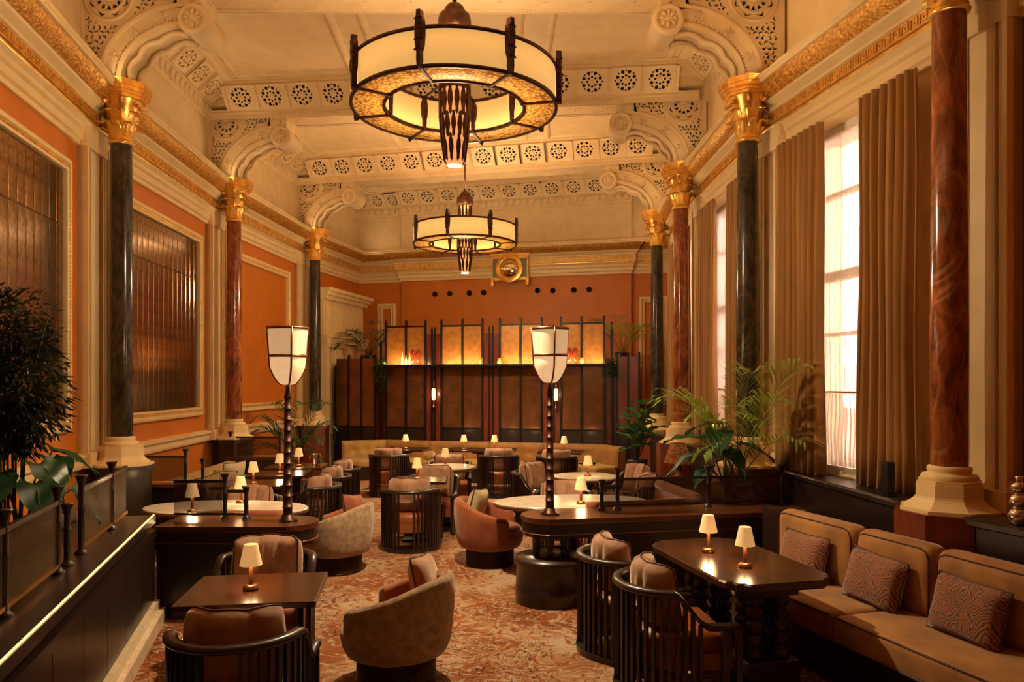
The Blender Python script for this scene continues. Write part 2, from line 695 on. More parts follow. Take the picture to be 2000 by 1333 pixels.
def entablature(name, i0, i1, label):
    mb = MB()
    P = path(i0, i1)
    mb.mi = 0
    mb.sweep(ENT, P)
    mb.sweep(ENT2, P)
    mb.sweep(ENT3, P)
    root = tag(mb.obj(name, ['cream', 'gold_relief']), label, 'cornice', kind='structure')
    key, leaf, bead = MB(), MB(), MB()
    for k in range(i0, i1):
        a, b = loop[k % NL], loop[(k + 1) % NL]
        bay = Bay(a, b)
        near = min((a.length, b.length))
        L = bay.len
        if L < .2 or bay.a.y < 1 and bay.b.y < 1:
            continue
        ma, mbb = MIT[k % NL], MIT[(k + 1) % NL]

        def pt(u, n, z):
            t = u / L
            base = a.lerp(b, t)
            m = ma.lerp(mbb, t)
            return Vector((base.x, base.y, 0)) + m * n + UP * z
        # acanthus band, modelled in relief
        per, nu = .105, max(8, int(L / .0175))

        def fl(s, t):
            u = s * L
            ph = (u / per) % 1.0
            rib = abs(sin(pi * ph)) ** .6
            n = .20 + .11 * t + .022 * rib * sin(pi * t) + .008 * sin(ph * 6 * pi) * (t * (1 - t) * 4)
            z = 4.665 + .12 * t + .012 * rib * t
            return pt(u, n, z)
        leaf.grid(fl, nu, 5)
        # bead moulding under the key frieze
        nb = max(8, int(L / .016))

        def fb(s, t):
            u = s * L
            rib = abs(sin(pi * u / .032)) ** .5
            return pt(u, .12 + .014 * rib * sin(pi * t), 4.425 + .035 * t)
        bead.grid(fb, nb, 2)
        # greek key
        kw = .092
        cnt = int(L / kw)
        st = (L - cnt * kw) / 2
        strokes = [(0, .12, 0, 1), (.12, .80, .86, 1), (.68, .80, .26, .86), (.36, .68, .26, .40), (.36, .48, .40, .66), (.12, 1.0, 0, .12)]
        for q in range(cnt):
            for (x0, x1, z0, z1) in strokes:
                ua, ub = st + (q + x0) * kw, st + (q + x1) * kw
                za, zb = 4.468 + z0 * .094, 4.468 + z1 * .094
                vs = [pt(u, n, z) for n in (.115, .127) for z in (za, zb) for u in (ua, ub)]
                key.add(vs, [(4, 5, 7, 6), (0, 4, 6, 2), (1, 3, 7, 5), (2, 6, 7, 3), (0, 1, 5, 4)])
    key.obj('greek_key_band', 'gold', root)
    leaf.obj('acanthus_band', 'gold_relief', root)
    bead.obj('bead_band', 'gold', root)
    return root


entablature('trim_1', 0, iLE, 'cream and gold cornice with greek key band above the mirrors')
entablature('trim_2', iLE, iRE, 'cream and gold cornice with greek key band across the end wall')
entablature('trim_3', iRE, NL, 'cream and gold cornice with greek key band above the windows')

# ---- cove under the ceiling: teeth + sloping pierced frieze -------------------
FR = .44            # panel pitch


def rosette_holes(cx, cy, r):
    H = []
    for i in range(8):
        a = 2 * pi * i / 8
        H.append(circ(cx + r * .42 * cos(a), cy + r * .42 * sin(a), r * .125, 6))
        a += pi / 8
        H.append([(cx + r * q * cos(a + d), cy + r * q * sin(a + d)) for q, d in ((.58, 0), (.80, -.23), (.95, -.1), (.95, .1), (.80, .23))])
        a -= pi / 8
        H.append(circ(cx + r * .93 * cos(a), cy + r * .86 * sin(a), r * .10, 5))
    return H


def frieze_mesh(wd, ht):
    """one pierced rosette panel, in the xz plane, facing -y"""
    o = [(-wd / 2, 0), (wd / 2, 0), (wd / 2, ht), (-wd / 2, ht)]
    vs, fs = plate([o] + rosette_holes(0, ht / 2, min(ht, wd * .8) * .44), .02)
    b = MB()
    b.add([(x, z, y) for x, y, z in vs], fs)
    # ribs at either side, little petals in the middle
    for s in (-1, 1):
        b.box(s * wd * .5 - .022, s * wd * .5 + .022, -.035, .01, 0, ht)
    b.x = Matrix.Translation((0, -.008, ht / 2)) @ Matrix.Rotation(pi / 2, 4, 'X')
    b.lathe([(.03, 0), (.026, .012), (.01, .02), (0, .02)], 8)
    b.x = None
    b.mi = 1                                             # dark sheet added so the holes read as shaded
    b.add([(-wd / 2, .045, 0), (wd / 2, .045, 0), (wd / 2, .045, ht), (-wd / 2, .045, ht)], [(0, 1, 2, 3)])
    return b.mesh('rosette_panel', ['plaster', 'hole_shadow'])


FRH = .33
fm = frieze_mesh(FR - .004, FRH)


def frieze_run(parent, origin, u, n, L, n0, z0, slope, pitch=FR, trim=0.0):
    """row of rosette panels along u; slope = angle leaning into the room (n)"""
    L2 = L - 2 * trim
    cnt = max(1, int(round(L2 / pitch)))
    st, k = trim, L2 / cnt / pitch
    pitch *= k
    ca, sa = cos(slope), sin(slope)
    for q in range(cnt):
        c = origin + u * (st + (q + .5) * pitch) + n * n0 + UP * z0
        ez = UP * ca + n * sa
        ey = -(n * ca - UP * sa)
        ex = ey.cross(ez)
        mw = Matrix(((ex.x * k, ey.x, ez.x, c.x), (ex.y * k, ey.y, ez.y, c.y), (ex.z * k, ey.z, ez.z, c.z), (0, 0, 0, 1)))
        link('rosette_panel', fm, parent, mw=mw)


SL = radians(46)
COVE_A = [(0, 5.66), (.03, 5.66), (.03, 5.69), (.045, 5.70), (.045, 5.83), (.08, 5.86), (.10, 5.865), (.10, 5.885)]
COVE_B = [(.10 + FRH * sin(SL) - .005, 5.885 + FRH * cos(SL)), (.36, 6.115), (.40, 6.118), (.42, 6.13), (.46, 6.135), (.46, 6.16)]


def cove(name, i0, i1, label):
    P = path(i0, i1)
    mb = MB()
    mb.sweep(COVE_A, P)
    mb.sweep(COVE_B, P)
    root = tag(mb.obj(name, 'plaster'), label, 'cornice', kind='structure')
    teeth = MB()
    for k in range(i0, i1):
        a, b = loop[k % NL], loop[(k + 1) % NL]
        bay = Bay(a, b)
        if bay.len < .3 or (a.y < 1 and b.y < 1):
            continue
        frieze_run(root, bay.a, bay.u, bay.n, bay.len, .10, 5.885, SL, trim=(.40 if bay.len > 2 and not iLE <= k < iRE else 0))
        cnt = int(bay.len / .15)
        teeth.x = bay.x
        for q in range(cnt):
            u = (q + .5) * bay.len / cnt
            pr = [(-.055, 5.83), (.055, 5.83), (.045, 5.77), (.015, 5.72), (0, 5.70), (-.015, 5.72), (-.045, 5.77)]
            vs = [(u + x, .045, z) for x, z in pr] + [(u + x, .085 - (5.83 - z) * .2, z) for x, z in pr]
            m = len(pr)
            teeth.add(vs, [tuple(range(m, 2 * m))] + [(i, (i + 1) % m, m + (i + 1) % m, m + i) for i in range(m)])
        teeth.x = None
    teeth.obj('leaf_teeth', 'plaster', root)
    return root


cove('trim_4', 0, iLE, 'plaster cove with pierced rosettes above the mirror wall')
cove('trim_5', iLE, iRE, 'plaster cove with pierced rosettes above the end wall')
cove('trim_6', iRE, NL, 'plaster cove with pierced rosettes above the window wall')

# ---- ceiling beams ------------------------------------------------------------
pairs = [(1, 2), (2, 3), (3, 4), (4, 5), (0, 1)]      # (left column, right column)
PAIRN = {(1, 2): 'nearest', (2, 3): 'second', (3, 4): 'third', (4, 5): 'fourth', (0, 1): 'rearmost'}
BW = .22
BSL = radians(38)
soff = MB()
H = []
for dx in (-.05, .05):
    for dy in (-.05, .05):
        H.append([(dx * 1.5, dy * 1.5), (dx * .95, dy * 1.3), (dx * 1.3, dy * .95)])
H.append(circ(0, 0, .012, 6))
vs, fs = plate([[(-.22, -.15), (.22, -.15), (.22, .15), (-.22, .15)]] + H, .02)
soff.add(vs, fs)
for s in (-1, 1):
    soff.box(-.22, .22, s * .165 - .015, s * .165 + .015, -.02, .01)
    for q in range(11):
        soff.box(-.21 + q * .04, -.19 + q * .04, s * .19 - .008, s * .19 + .008, -.022, -.0)
soff.mi = 1  # dark backing sheet, puts shade into the soffit holes
soff.add([(-.22, -.15, .05), (.22, -.15, .05), (.22, .15, .05), (-.22, .15, .05)], [(0, 1, 2, 3)])
soffm = soff.mesh('soffit_panel', ['plaster', 'hole_shadow'])
beam_dirs = {}
for (il, ir), nm in PAIRN.items():
    A, B = WL[il], WR[ir]
    d = (B - A).normalized()
    beam_dirs[(il, ir)] = (A, B, d)
    side = Vector((-d.y, d.x, 0))                    # away from the camera
    L = (B - A).length
    x = Matrix(((d.x, side.x, 0, A.x), (d.y, side.y, 0, A.y), (0, 0, 1, 0), (0, 0, 0, 1)))
    mb = MB()
    mb.x = x
    for s in (-1, 1):
        for prof in ([(s * .185, ZB + .005), (s * (BW - .01), ZB + .005), (s * (BW - .01), ZB - .018), (s * BW, ZB - .018), (s * BW, ZB + .05), (s * (BW + .025), ZB + .06), (s * (BW + .025), ZB + .09), (s * (BW + .04), ZB + .10)],
                     [(s * (BW + .04 + FRH * sin(BSL)), ZB + .10 + FRH * cos(BSL)), (s * .45, ZB + .385), (s * .475, ZB + .40), (s * .475, ZB + .42), (s * .50, ZB + .43), (s * .50, ZC + .01)]):
            vs = [(u, n, z) for u in (.1, L - .1) for n, z in prof]
            m = len(prof)
            mb.add(vs, [(i, i + 1, m + i + 1, m + i) for i in range(m - 1)])
    for ua, ub in ((0, .42), (L - .42, L)):              # solid blocks where the beam meets the walls
        mb.box(ua, ub, -.30, .30, 5.86, ZC)
        mb.box(ua, ub, -.40, .40, 5.97, ZC)
        mb.box(ua, ub, -.48, .48, 6.06, ZC)
    # drip beads on the lower edges
    for s in (-1, 1):
        for q in range(int((L - 2) / .08)):
            u = 1 + q * .08
            mb.box(u, u + .04, s * (BW + .002) - .012, s * (BW + .002) + .012, ZB + .01, ZB + .035)
    mb.x = None
    root = tag(mb.obj('ceiling_beam', 'plaster'), {'nearest': 'plaster ceiling beam between the near red window column and the mirrors', 'second': 'plaster ceiling beam just beyond the large chandelier',
                                                  'third': 'plaster ceiling beam between the two chandeliers', 'fourth': 'plaster ceiling beam beyond the small chandelier, before the end wall',
                                                  'rearmost': 'plaster ceiling beam at the near end of the room'}[nm], 'beam', kind='structure')
    for s in (-1, 1):
        frieze_run(root, A, d, side * s, L, BW + .04, ZB + .10, BSL, trim=.40)
    cnt = int((L - 2.0) / .44)
    st = (L - cnt * .44) / 2
    for q in range(cnt):
        c = A + d * (st + (q + .5) * .44)
        link('soffit_panel', soffm, root, mw=Matrix.Translation((c.x, c.y, ZB)) @ Matrix.Rotation(atan2(d.y, d.x), 4, 'Z'))

# ---- double ribs and panel borders of each ceiling field -----------------------
ribm = MB()


def rope(mb, p, q, z, wd=.08, ht=.04, per=.07):
    """a leaf-wrapped rib on the ceiling"""
    p, q = Vector(p), Vector(q)
    L = (q - p).length
    d = (q - p).normalized()
    s = Vector((-d.y, d.x, 0))
    n = max(4, int(L / per) * 4)
    vs, fs = [], []
    prof = [(-1, 0), (-.6, .8), (0, 1), (.6, .8), (1, 0)]
    for i in range(n + 1):
        c = p + d * (L * i / n)
        k = .72 + .28 * abs(sin(pi * i / 4))
        for a, h in prof:
            vs.append(c + s * (a * wd / 2 * (.85 + .15 * k)) - UP * (h * ht * k) + UP * z)
    for i in range(n):
        for j in range(4):
            fs.append((i * 5 + j, i * 5 + j + 1, (i + 1) * 5 + j + 1, (i + 1) * 5 + j))
    mb.add(vs, fs, True)


order = [(0, 1), (1, 2), (2, 3), (3, 4), (4, 5)]
ends = [beam_dirs[k][:2] for k in order] + [(LE, RE)]
for f in range(5):
    (A0, B0_), (A1, B1_) = ends[f], ends[f + 1]
    ins = .56

    def fp(s, t):
        """s across the room 0..1, t along it 0..1"""
        return (A0.lerp(B0_, s)).lerp(A1.lerp(B1_, s), t)
    wl = (B0_ - A0).length
    s0, s1 = ins / wl, 1 - ins / wl
    ll = (A1 - A0).length
    t0, t1 = .58 / ll, 1 - .58 / ll
    mb = MB()
    for (p, q) in ((fp(s0, t0), fp(s1, t0)), (fp(s0, t1), fp(s1, t1)), (fp(s0, t0), fp(s0, t1)), (fp(s1, t0), fp(s1, t1))):
        rope(mb, p, q, ZC)
    for sm in (.34, .66):
        for ds in (-.027, .027):
            rope(mb, fp(sm + ds, t0), fp(sm + ds, t1), ZC, .11, .055)
    mb.obj('ceiling_rib', 'plaster', ceil)

# ---- pierced brackets over the columns -------------------------------------------
# local frame: x from the wall into the room, y across, z up
AX, AZ = 1.09, 4.87


def arc_pts(rx, rz, n=14, a0=0, a1=pi / 2):
    return [(AX - rx * cos(a0 + (a1 - a0) * i / n), AZ + rz * sin(a0 + (a1 - a0) * i / n)) for i in range(n + 1)]


def bracket_meshes():
    rnd = random.Random(3)
    out = {}
    # pierced spandrel plates
    top, xr = 5.95, .98
    ex = [p for p in arc_pts(.86, .72) if p[0] <= xr]
    outer = [(.02, AZ)] + ex + [(xr, top), (.02, top)]
    rc = (.29, 5.665)
    holes = []
    for i in range(12):
        a = 2 * pi * i / 12
        holes.append([(rc[0] + q * cos(a + d), rc[1] + q * sin(a + d)) for q, d in ((.085, -.13), (.128, -.19), (.128, .19), (.085, .13))])
    for i in range(8):
        a = 2 * pi * (i + .5) / 8
        holes.append([(rc[0] + q * cos(a + d), rc[1] + q * sin(a + d)) for q, d in ((.168, -.30), (.198, -.05), (.198, .05), (.168, .30), (.178, 0))])
    cells = []

    def inside(x, z):
        if hypot(x - rc[0], z - rc[1]) < .268 or x < .05 or x > xr - .05 or z > top - .05 or z < AZ + .05:
            return False
        e = ((AX - x) / .89) ** 2 + ((z - AZ) / .75) ** 2
        if e < 1.06:
            return False
        return True
    g = .054
    for i in range(20):
        for j in range(22):
            x = .03 + i * g + (j % 2) * g * .5
            z = AZ + .03 + j * g * .86
            r = g * .45
            if all(inside(x + dx * r, z + dz * r) for dx, dz in ((1, 0), (-1, 0), (0, 1), (0, -1), (0, 0))):
                holes.append(comma(x, z, r * rnd.uniform(.88, 1), rnd.uniform(0, 6.28)))
            else:
                r2 = g * .2
                if all(inside(x + dx * r2, z + dz * r2) for dx, dz in ((1, 0), (-1, 0), (0, 1), (0, -1))):
                    holes.append(circ(x, z, r2, 5, a0=rnd.uniform(0, 6)))
    vs, fs = plate([outer] + holes, .03)
    mb = MB()
    for y in (-.13, .13):
        mb.add([(a, y + c, b) for a, b, c in vs], fs)
    mb.box(.02, xr, -.13, .13, top - .02, top)
    mb.box(xr - .02, xr, -.13, .13, 5.60, top)
    # mouldings around the rosette, both faces
    for y in (-1, 1):
        for r, wd in ((.15, .011), (.232, .018)):
            mb.tube([(rc[0] + r * cos(2 * pi * i / 28), y * .147, rc[1] + r * sin(2 * pi * i / 28)) for i in range(29)], wd, 6, cap=False)
        mb.tube([(rc[0] + .04 * cos(2 * pi * i / 10), y * .147, rc[1] + .04 * sin(2 * pi * i / 10)) for i in range(11)], .018, 6, cap=False)
        for i in range(12):
            a = 2 * pi * i / 12
            mb.tube([(rc[0] + q * cos(a), y * .147, rc[1] + q * sin(a)) for q in (.05, .085)], [.012, .004], 5)
        mb.box(.0, .05, y * .15 - .02, y * .15 + .02, AZ, top)
        mb.box(.0, xr + .03, y * .15 - .02, y * .15 + .02, top - .03, top + .02)
    mb.mi = 1  # dark middle sheet standing in for shade inside the spandrel
    mb.add([(a, 0, b) for a, b in outer], [tuple(range(len(outer)))])
    out['spandrel'] = mb.mesh('pierced_spandrel', ['plaster', 'hole_shadow'])
    # arch rib: box ring with raised edges
    mb = MB()
    n = 18
    o, i_ = arc_pts(.86, .70, n), arc_pts(.69, .53, n)
    oo, ii = arc_pts(.88, .72, n), arc_pts(.845, .685, n)
    j0, j1 = arc_pts(.71, .55, n), arc_pts(.665, .505, n)

    def ring(pa, pb, y0, y1):
        m = len(pa)
        vs = [(a[0], y, a[1]) for pts in (pa, pb) for a in pts for y in (y0, y1)]
        fs = []
        for k in range(m - 1):
            a, b = 2 * k, 2 * k + 2
            c, d = 2 * m + 2 * k, 2 * m + 2 * k + 2
            fs += [(a, a + 1, b + 1, b), (c, d, d + 1, c + 1), (a, b, d, c), (a + 1, c + 1, d + 1, b + 1)]
        fs += [(0, 2 * m, 2 * m + 1, 1), (2 * m - 2, 2 * m - 1, 4 * m - 1, 4 * m - 2)]
        mb.add(vs, fs)
    ring(o, i_, -.16, .16)
    ring(oo, ii, -.185, .185)
    ring(j0, j1, -.175, .175)
    # dotted bead and pierced crosses on both faces
    for y in (-1, 1):
        for k in range(28):
            t = (k + .5) / 28 * pi / 2
            x, z = AX - .735 * cos(t), AZ + .575 * sin(t)
            mb.box(x - .009, x + .009, y * .17 - .012, y * .17 + .012, z - .009, z + .009)
    # cusps under the rib
    for y in (-1, 1):
        pts = []
        for k in range(33):
            t = k / 32
            a = t * pi / 2 * .92 + .04
            r = .04 * abs(sin(t * pi * 3))
            pts.append((AX - (.60 + r) * cos(a), y * .10, AZ + (.44 + r) * sin(a)))
        mb.tube(pts, .028, 6)
    out['arch'] = mb.mesh('arch_rib', 'plaster')
    # crosses
    mb = MB()
    for y in (-1, 1):
        for t in (.22, .5, .78):
            a = t * pi / 2
            cx, cz = AX - .79 * cos(a), AZ + .63 * sin(a)
            for q in range(4):
                b = a + pi / 4 + q * pi / 2
                mb.tube([(cx, y * .163, cz), (cx + .045 * cos(b), y * .163, cz + .045 * sin(b))], [.006, .014], 5)
    out['cross'] = mb.mesh('carved_cross', 'plaster')
    # hanging boss
    mb = MB()
    prof = [(0, -.235), (.05, -.235), (.055, -.225), (.10, -.225), (.105, -.235), (.135, -.235), (.15, -.215), (.15, -.15), (.135, -.14), (.135, .14), (.15, .15), (.15, .215), (.135, .235), (.105, .235), (.10, .225), (.055, .225), (.05, .235), (0, .235)]
    mb.x = Matrix.Translation((AX + .04, 0, 5.42)) @ Matrix.Rotation(pi / 2, 4, 'X')
    mb.lathe(prof, 24)
    for s in (-1, 1):
        for q in range(8):
            a = q * pi / 4
            mb.tube([(.03 * cos(a), .03 * sin(a), s * .23), (.062 * cos(a), .062 * sin(a), s * .238), (.095 * cos(a), .095 * sin(a), s * .228)], [.004, .018, .004], 6)
    mb.x = None
    out['boss'] = mb.mesh('hanging_boss', 'plaster')
    mb = MB()
    mb.box(AX - .14, AX + .10, -.16, .16, 5.54, ZB + .26)
    mb.box(AX - .12, AX + .12, -.19, .19, ZB - .03, ZB + .0)
    for y in (-1, 1):
        for k in range(6):
            mb.box(AX - .012, AX + .012, y * .165 - .01, y * .165 + .01, 5.58 + k * .03, 5.595 + k * .03)
    out['post'] = mb.mesh('pendant_post', 'plaster')
    return out


BM = bracket_meshes()
COLN = {('L', 1): 'nearest mirror-side column', ('L', 2): 'black mirror-side column by the near mirror', ('L', 3): 'red mirror-side column between mirror and orange panel', ('L', 4): 'dark mirror-side column by the cream doorcase',
        ('R', 2): 'near red window-side column', ('R', 3): 'near dark green window-side column', ('R', 4): 'far red window-side column', ('R', 5): 'last dark window-side column', ('L', 0): 'first mirror-side pilaster', ('R', 1): 'first window-side pilaster'}
for (il, ir), (A, B, d) in beam_dirs.items():
    for side, P, dd, idx in (('L', A, d, il), ('R', B, -d, ir)):
        if (side, idx) in (('L', 0), ('R', 1)):
            continue
        r = thing('ceiling_bracket', 'pierced cream plaster arch bracket above the ' + COLN[(side, idx)], 'bracket', (P.x, P.y, 0), atan2(dd.y, dd.x), 'pierced plaster arch brackets')
        r['kind'] = 'structure'
        for nm, k in (('pierced_spandrel', 'spandrel'), ('arch_rib', 'arch'), ('carved_cross', 'cross'), ('hanging_boss', 'boss'), ('pendant_post', 'post')):
            link(nm, BM[k], r)

# ---- columns ------------------------------------------------------------------
ZP, ZSH0, ZSH1 = 1.14, 1.42, 4.30


def column_meshes():
    o = {}
    mb = MB()
    prof = [(.106, ZSH0), (.111, ZSH0 + .8)] + [(.111 - .013 * t, ZSH0 + .8 + (ZSH1 - ZSH0 - .8) * t) for t in (.25, .5, .75, 1)]
    mb.lathe(prof, 32)
    o['shaft'] = mb
    mb = MB()
    mb.lathe([(.098, 4.285), (.118, 4.29), (.122, 4.305), (.112, 4.32), (.105, 4.325), (.11, 4.34), (.105, 4.355), (.105, 4.40), (.115, 4.52), (.15, 4.66), (.19, 4.72), (0.19, 4.725)], 24)
    oct_ = [(.245 * cos(pi / 8 + i * pi / 4), .245 * sin(pi / 8 + i * pi / 4)) for i in range(8)]
    mb.prism([(x * .93, y * .93) for x, y in oct_], 4.715, 4.745)
    mb.prism(oct_, 4.745, 4.775)
    mb.prism([(x * 1.08, y * 1.08) for x, y in oct_], 4.775, 4.815)
    mb.prism([(x * 1.12, y * 1.12) for x, y in oct_], 4.815, 4.87)
    for i in range(8):
        a = i * pi / 4
        # volutes under the corners
        c, s = cos(a + pi / 8), sin(a + pi / 8)
        pts = []
        for k in range(12):
            t = k / 11 * 3.6
            rr = .045 * (1 - k / 14)
            pts.append(((.205 + rr * cos(t + 2.2)) * c, (.205 + rr * cos(t + 2.2)) * s, 4.675 + rr * sin(t + 2.2)))
        mb.tube(pts, .018, 6)
    o['capital'] = mb
    mb = MB()

    def leaf(s, t):
        a = (s - .5) * 2
        wd = .040 * (sin(pi * min(1, t * .74 + .22)) ** .6)
        lob = 1 + .30 * sin(t * 19)
        out = .014 + .105 * t ** 2.4 - .030 * a * a
        z = .20 * t - .10 * max(0, t - .70) / .30
        return (out + .02 * max(0, t - .75) + .008 * cos(a * 9), a * wd * lob, z)
    mb.grid(leaf, 8, 9)
    o['leaf'] = mb
    mb = MB()
    mb.lathe([(.105, 1.425), (.125, 1.42), (.13, 1.40), (.12, 1.385), (.13, 1.375), (.155, 1.37), (.165, 1.35), (.155, 1.33), (.15, 1.325)], 28)
    oc = lambda r: [(r * cos(pi / 8 + i * pi / 4), r * sin(pi / 8 + i * pi / 4)) for i in range(8)]
    mb.prism(oc(.19), 1.31, 1.335)
    mb.prism(oc(.20), 1.235, 1.312)
    b0, b1 = oc(.20), oc(.29)
    lv = []
    for k in range(6):
        t = k / 5
        r = .20 + .08 * t ** 1.8
        lv.append([(x, y, 1.235 - .075 * t) for x, y in oc(r)])
    vs = [p for l in lv for p in l]
    mb.add(vs, [(k * 8 + i, k * 8 + (i + 1) % 8, (k + 1) * 8 + (i + 1) % 8, (k + 1) * 8 + i) for k in range(5) for i in range(8)])
    mb.prism(oc(.295), ZP, 1.162)
    o['base'] = mb
    mb = MB()
    mb.prism(oc(.27), FZ + .12, ZP - .05)
    mb.prism(oc(.30), ZP - .05, ZP)
    mb.prism(oc(.31), FZ, FZ + .12)
    o['pedestal'] = mb
    return o


cm = column_meshes()
ME = {k: cm[k].mesh(n, m) for k, n, m in (('capital', 'capital', 'gold'), ('leaf', 'acanthus_leaf', 'gold'), ('base', 'column_base', 'cream'), ('pedestal', 'pedestal', 'mahogany'))}
ME['pedestal_dark'] = cm['pedestal'].mesh('pedestal', 'chair_wood')
sh = {'red': cm['shaft'].mesh('shaft', 'red_marble'), 'dark': cm['shaft'].mesh('shaft', 'dark_marble')}
COLS = []
for side, arr in (('L', CL), ('R', CR)):
    for i, c in enumerate(arr):
        if (side, i) in (('L', 0), ('R', 0), ('R', 1)):
            continue
        kind = 'red' if (i % 2 == 1) == (side == 'L') else 'dark'
        lab = {('L', 1): 'red marble column nearest the dark wooden partition, gold capital', ('L', 2): 'near-black marble column beside the near mirror, gold capital', ('L', 3): 'red marble column between the far mirror and the orange panel',
               ('L', 4): 'near-black marble column beside the cream doorcase', ('R', 2): 'large red marble column above the velvet sofa', ('R', 3): 'dark green marble column behind the palm, between curtains',
               ('R', 4): 'red marble column beyond the far window curtains', ('R', 5): 'dark marble column closest to the end wall on the window side'}[(side, i)]
        r = thing('column', lab, 'column', (c.x, c.y, 0), atan2((c - CEN).y, (c - CEN).x), 'marble columns with gilded capitals')
        s_ = link('shaft', sh[kind], r)
        cap = link('capital', ME['capital'], r)
        for row, (rr, z, a0) in enumerate(((.098, 4.36, 0), (.104, 4.47, pi / 8))):
            for q in range(8):
                a = a0 + q * pi / 4
                link('acanthus_leaf', ME['leaf'], cap, loc=(rr * cos(a), rr * sin(a), z), rot=(0, 0, a))
        link('column_base', ME['base'], r)
        if side == 'L':
            link('pedestal', ME['pedestal'] if i == 4 else ME['pedestal_dark'], r)
        COLS.append((side, i, c))

# ---- pilasters behind the columns, dado rail -----------------------------------------
def pilaster(mb, bay_x, half=.25):
    mb.x = bay_x
    mb.box(-half, half, 0, .07, ZP, 4.3)
    for s in (-1, 1):
        for k, (a, b, d) in enumerate(((.0, .035, .12), (.055, .075, .10), (.10, .125, .10))):
            x0, x1 = half - b, half - a
            mb.box(min(s * x0, s * x1), max(s * x0, s * x1), 0, d, ZP + .1, 4.3)
    mb.box(-half - .02, half + .02, 0, .15, ZP, ZP + .14)
    mb.box(-half - .01, half + .01, 0, .11, 4.2, 4.44)
    mb.x = None


def wall_frame(side, i, c):
    n = (CEN - c).normalized() * (1 if side == 'L' else -1)
    wpt = c - n * OFF
    u = Vector((-n.y, n.x, 0))
    return Matrix(((u.x, n.x, 0, wpt.x), (u.y, n.y, 0, wpt.y), (0, 0, 1, 0), (0, 0, 0, 1)))


k = 7
for side, i, c in COLS:
    mb = MB()
    pilaster(mb, wall_frame(side, i, c), .25 if side == 'L' else .23)
    tag(mb.obj('trim_%d' % k, 'cream'), 'moulded cream pilaster behind the ' + COLN[(side, i)], 'pilaster', kind='structure')
    k += 1
mb = MB()
mb.sweep([(0, 1.12), (.05, 1.13), (.06, 1.16), (.06, 1.21), (.09, 1.24), (.09, 1.26), (0, 1.28)], path(0, iLE))
tag(mb.obj('trim_%d' % k, 'cream'), 'cream dado rail below the mirrors', 'rail', kind='structure')

# ---- framed mirrors and orange panel on the left wall ------------------------------------
def frame_part(bay, u0, u1, z0, z1, parent, name='frame', wd=.115):
    mb = MB()
    mb.x = bay.x
    # outer cream flats, bevelled inward, plus a beaded gold-cream moulding
    prof = [(0, 0), (0, .05), (.02, .06), (.045, .06), (.05, .045), (.085, .045), (.095, .06), (.112, .055), (.115, .03), (.115, 0)]
    ctr = [(u0, z0), (u1, z0), (u1, z1), (u0, z1)]
    vs, fs = [], []
    m = len(prof)
    for (cu, cz) in ctr:
        su, sz = (1 if cu == u0 else -1), (1 if cz == z0 else -1)
        for a, h in prof:
            vs.append((cu + su * a, h, cz + sz * a))
    for i in range(4):
        j = (i + 1) % 4
        for q in range(m - 1):
            fs.append((i * m + q, i * m + q + 1, j * m + q + 1, j * m + q))
    mb.add(vs, fs)
    mb.x = None
    f = mb.obj(name, 'cream', parent)
    bd = MB()
    bd.x = bay.x
    def bead(u, z, du, dz):
        bd.add([(u - .014, .045, z - .014), (u + .014, .045, z - .014), (u + .014, .045, z + .014), (u - .014, .045, z + .014), (u, .064, z)], [(0, 1, 4), (1, 2, 4), (2, 3, 4), (3, 0, 4)])
    g = .0675
    nu, nz = int((u1 - u0 - 2 * g) / .034), int((z1 - z0 - 2 * g) / .034)
    for q in range(nu + 1):
        for z in (z0 + g, z1 - g):
            bead(u0 + g + q * (u1 - u0 - 2 * g) / nu, z, 1, 0)
    for q in range(1, nz):
        for u in (u0 + g, u1 - g):
            bead(u, z0 + g + q * (z1 - z0 - 2 * g) / nz, 0, 1)
    bd.obj('carved_moulding', 'gold', f)
    return f


def wall_mirror(bay, u0, u1, z0, z1, label):
    r = thing('wall_mirror', label, 'mirror', bay.p((u0 + u1) / 2, 0, z0), 0, 'tall antique mirrors made of strips')
    inv = Matrix.Translation(-Vector(r.location))
    frame_part(bay, u0, u1, z0, z1, r)
    mb = MB()
    mb.x = bay.x
    mb.box(u0 + .1, u1 - .1, .004, .012, z0 + .1, z1 - .1)
    mb.obj('backing', 'bronze', r)
    a, b = u0 + .115, u1 - .115
    cnt = int(round((b - a) / .142))
    pw = (b - a) / cnt
    tiers = ((z0 + .115, 3.36), (3.365, z1 - .115))
    for (za, zb) in tiers:
        s = MB()
        hw, hh = pw / 2 - .0025, (zb - za) / 2
        e = .009
        s.add([(-hw, 0, -hh), (hw, 0, -hh), (hw, 0, hh), (-hw, 0, hh), (-hw + e, .004, -hh + e), (hw - e, .004, -hh + e), (hw - e, .004, hh - e), (-hw + e, .004, hh - e)],
              [(4, 5, 6, 7), (0, 1, 5, 4), (1, 2, 6, 5), (2, 3, 7, 6), (3, 0, 4, 7), (0, 3, 2, 1)])
        sm = s.mesh('mirror_strip', 'mirror')
        for q in range(cnt):
            mw = bay.x @ Matrix.Translation((a + (q + .5) * pw, .014, (za + zb) / 2)) @ Matrix.Rotation(random.uniform(-.006, .006), 4, 'Z') @ Matrix.Rotation(random.uniform(-.002, .002), 4, 'X')
            link('mirror_strip', sm, r, mw=inv @ mw)
    for ch in r.children:
        if ch.name.split('.')[0] in ('frame', 'backing'):
            ch.matrix_basis = inv
    return r


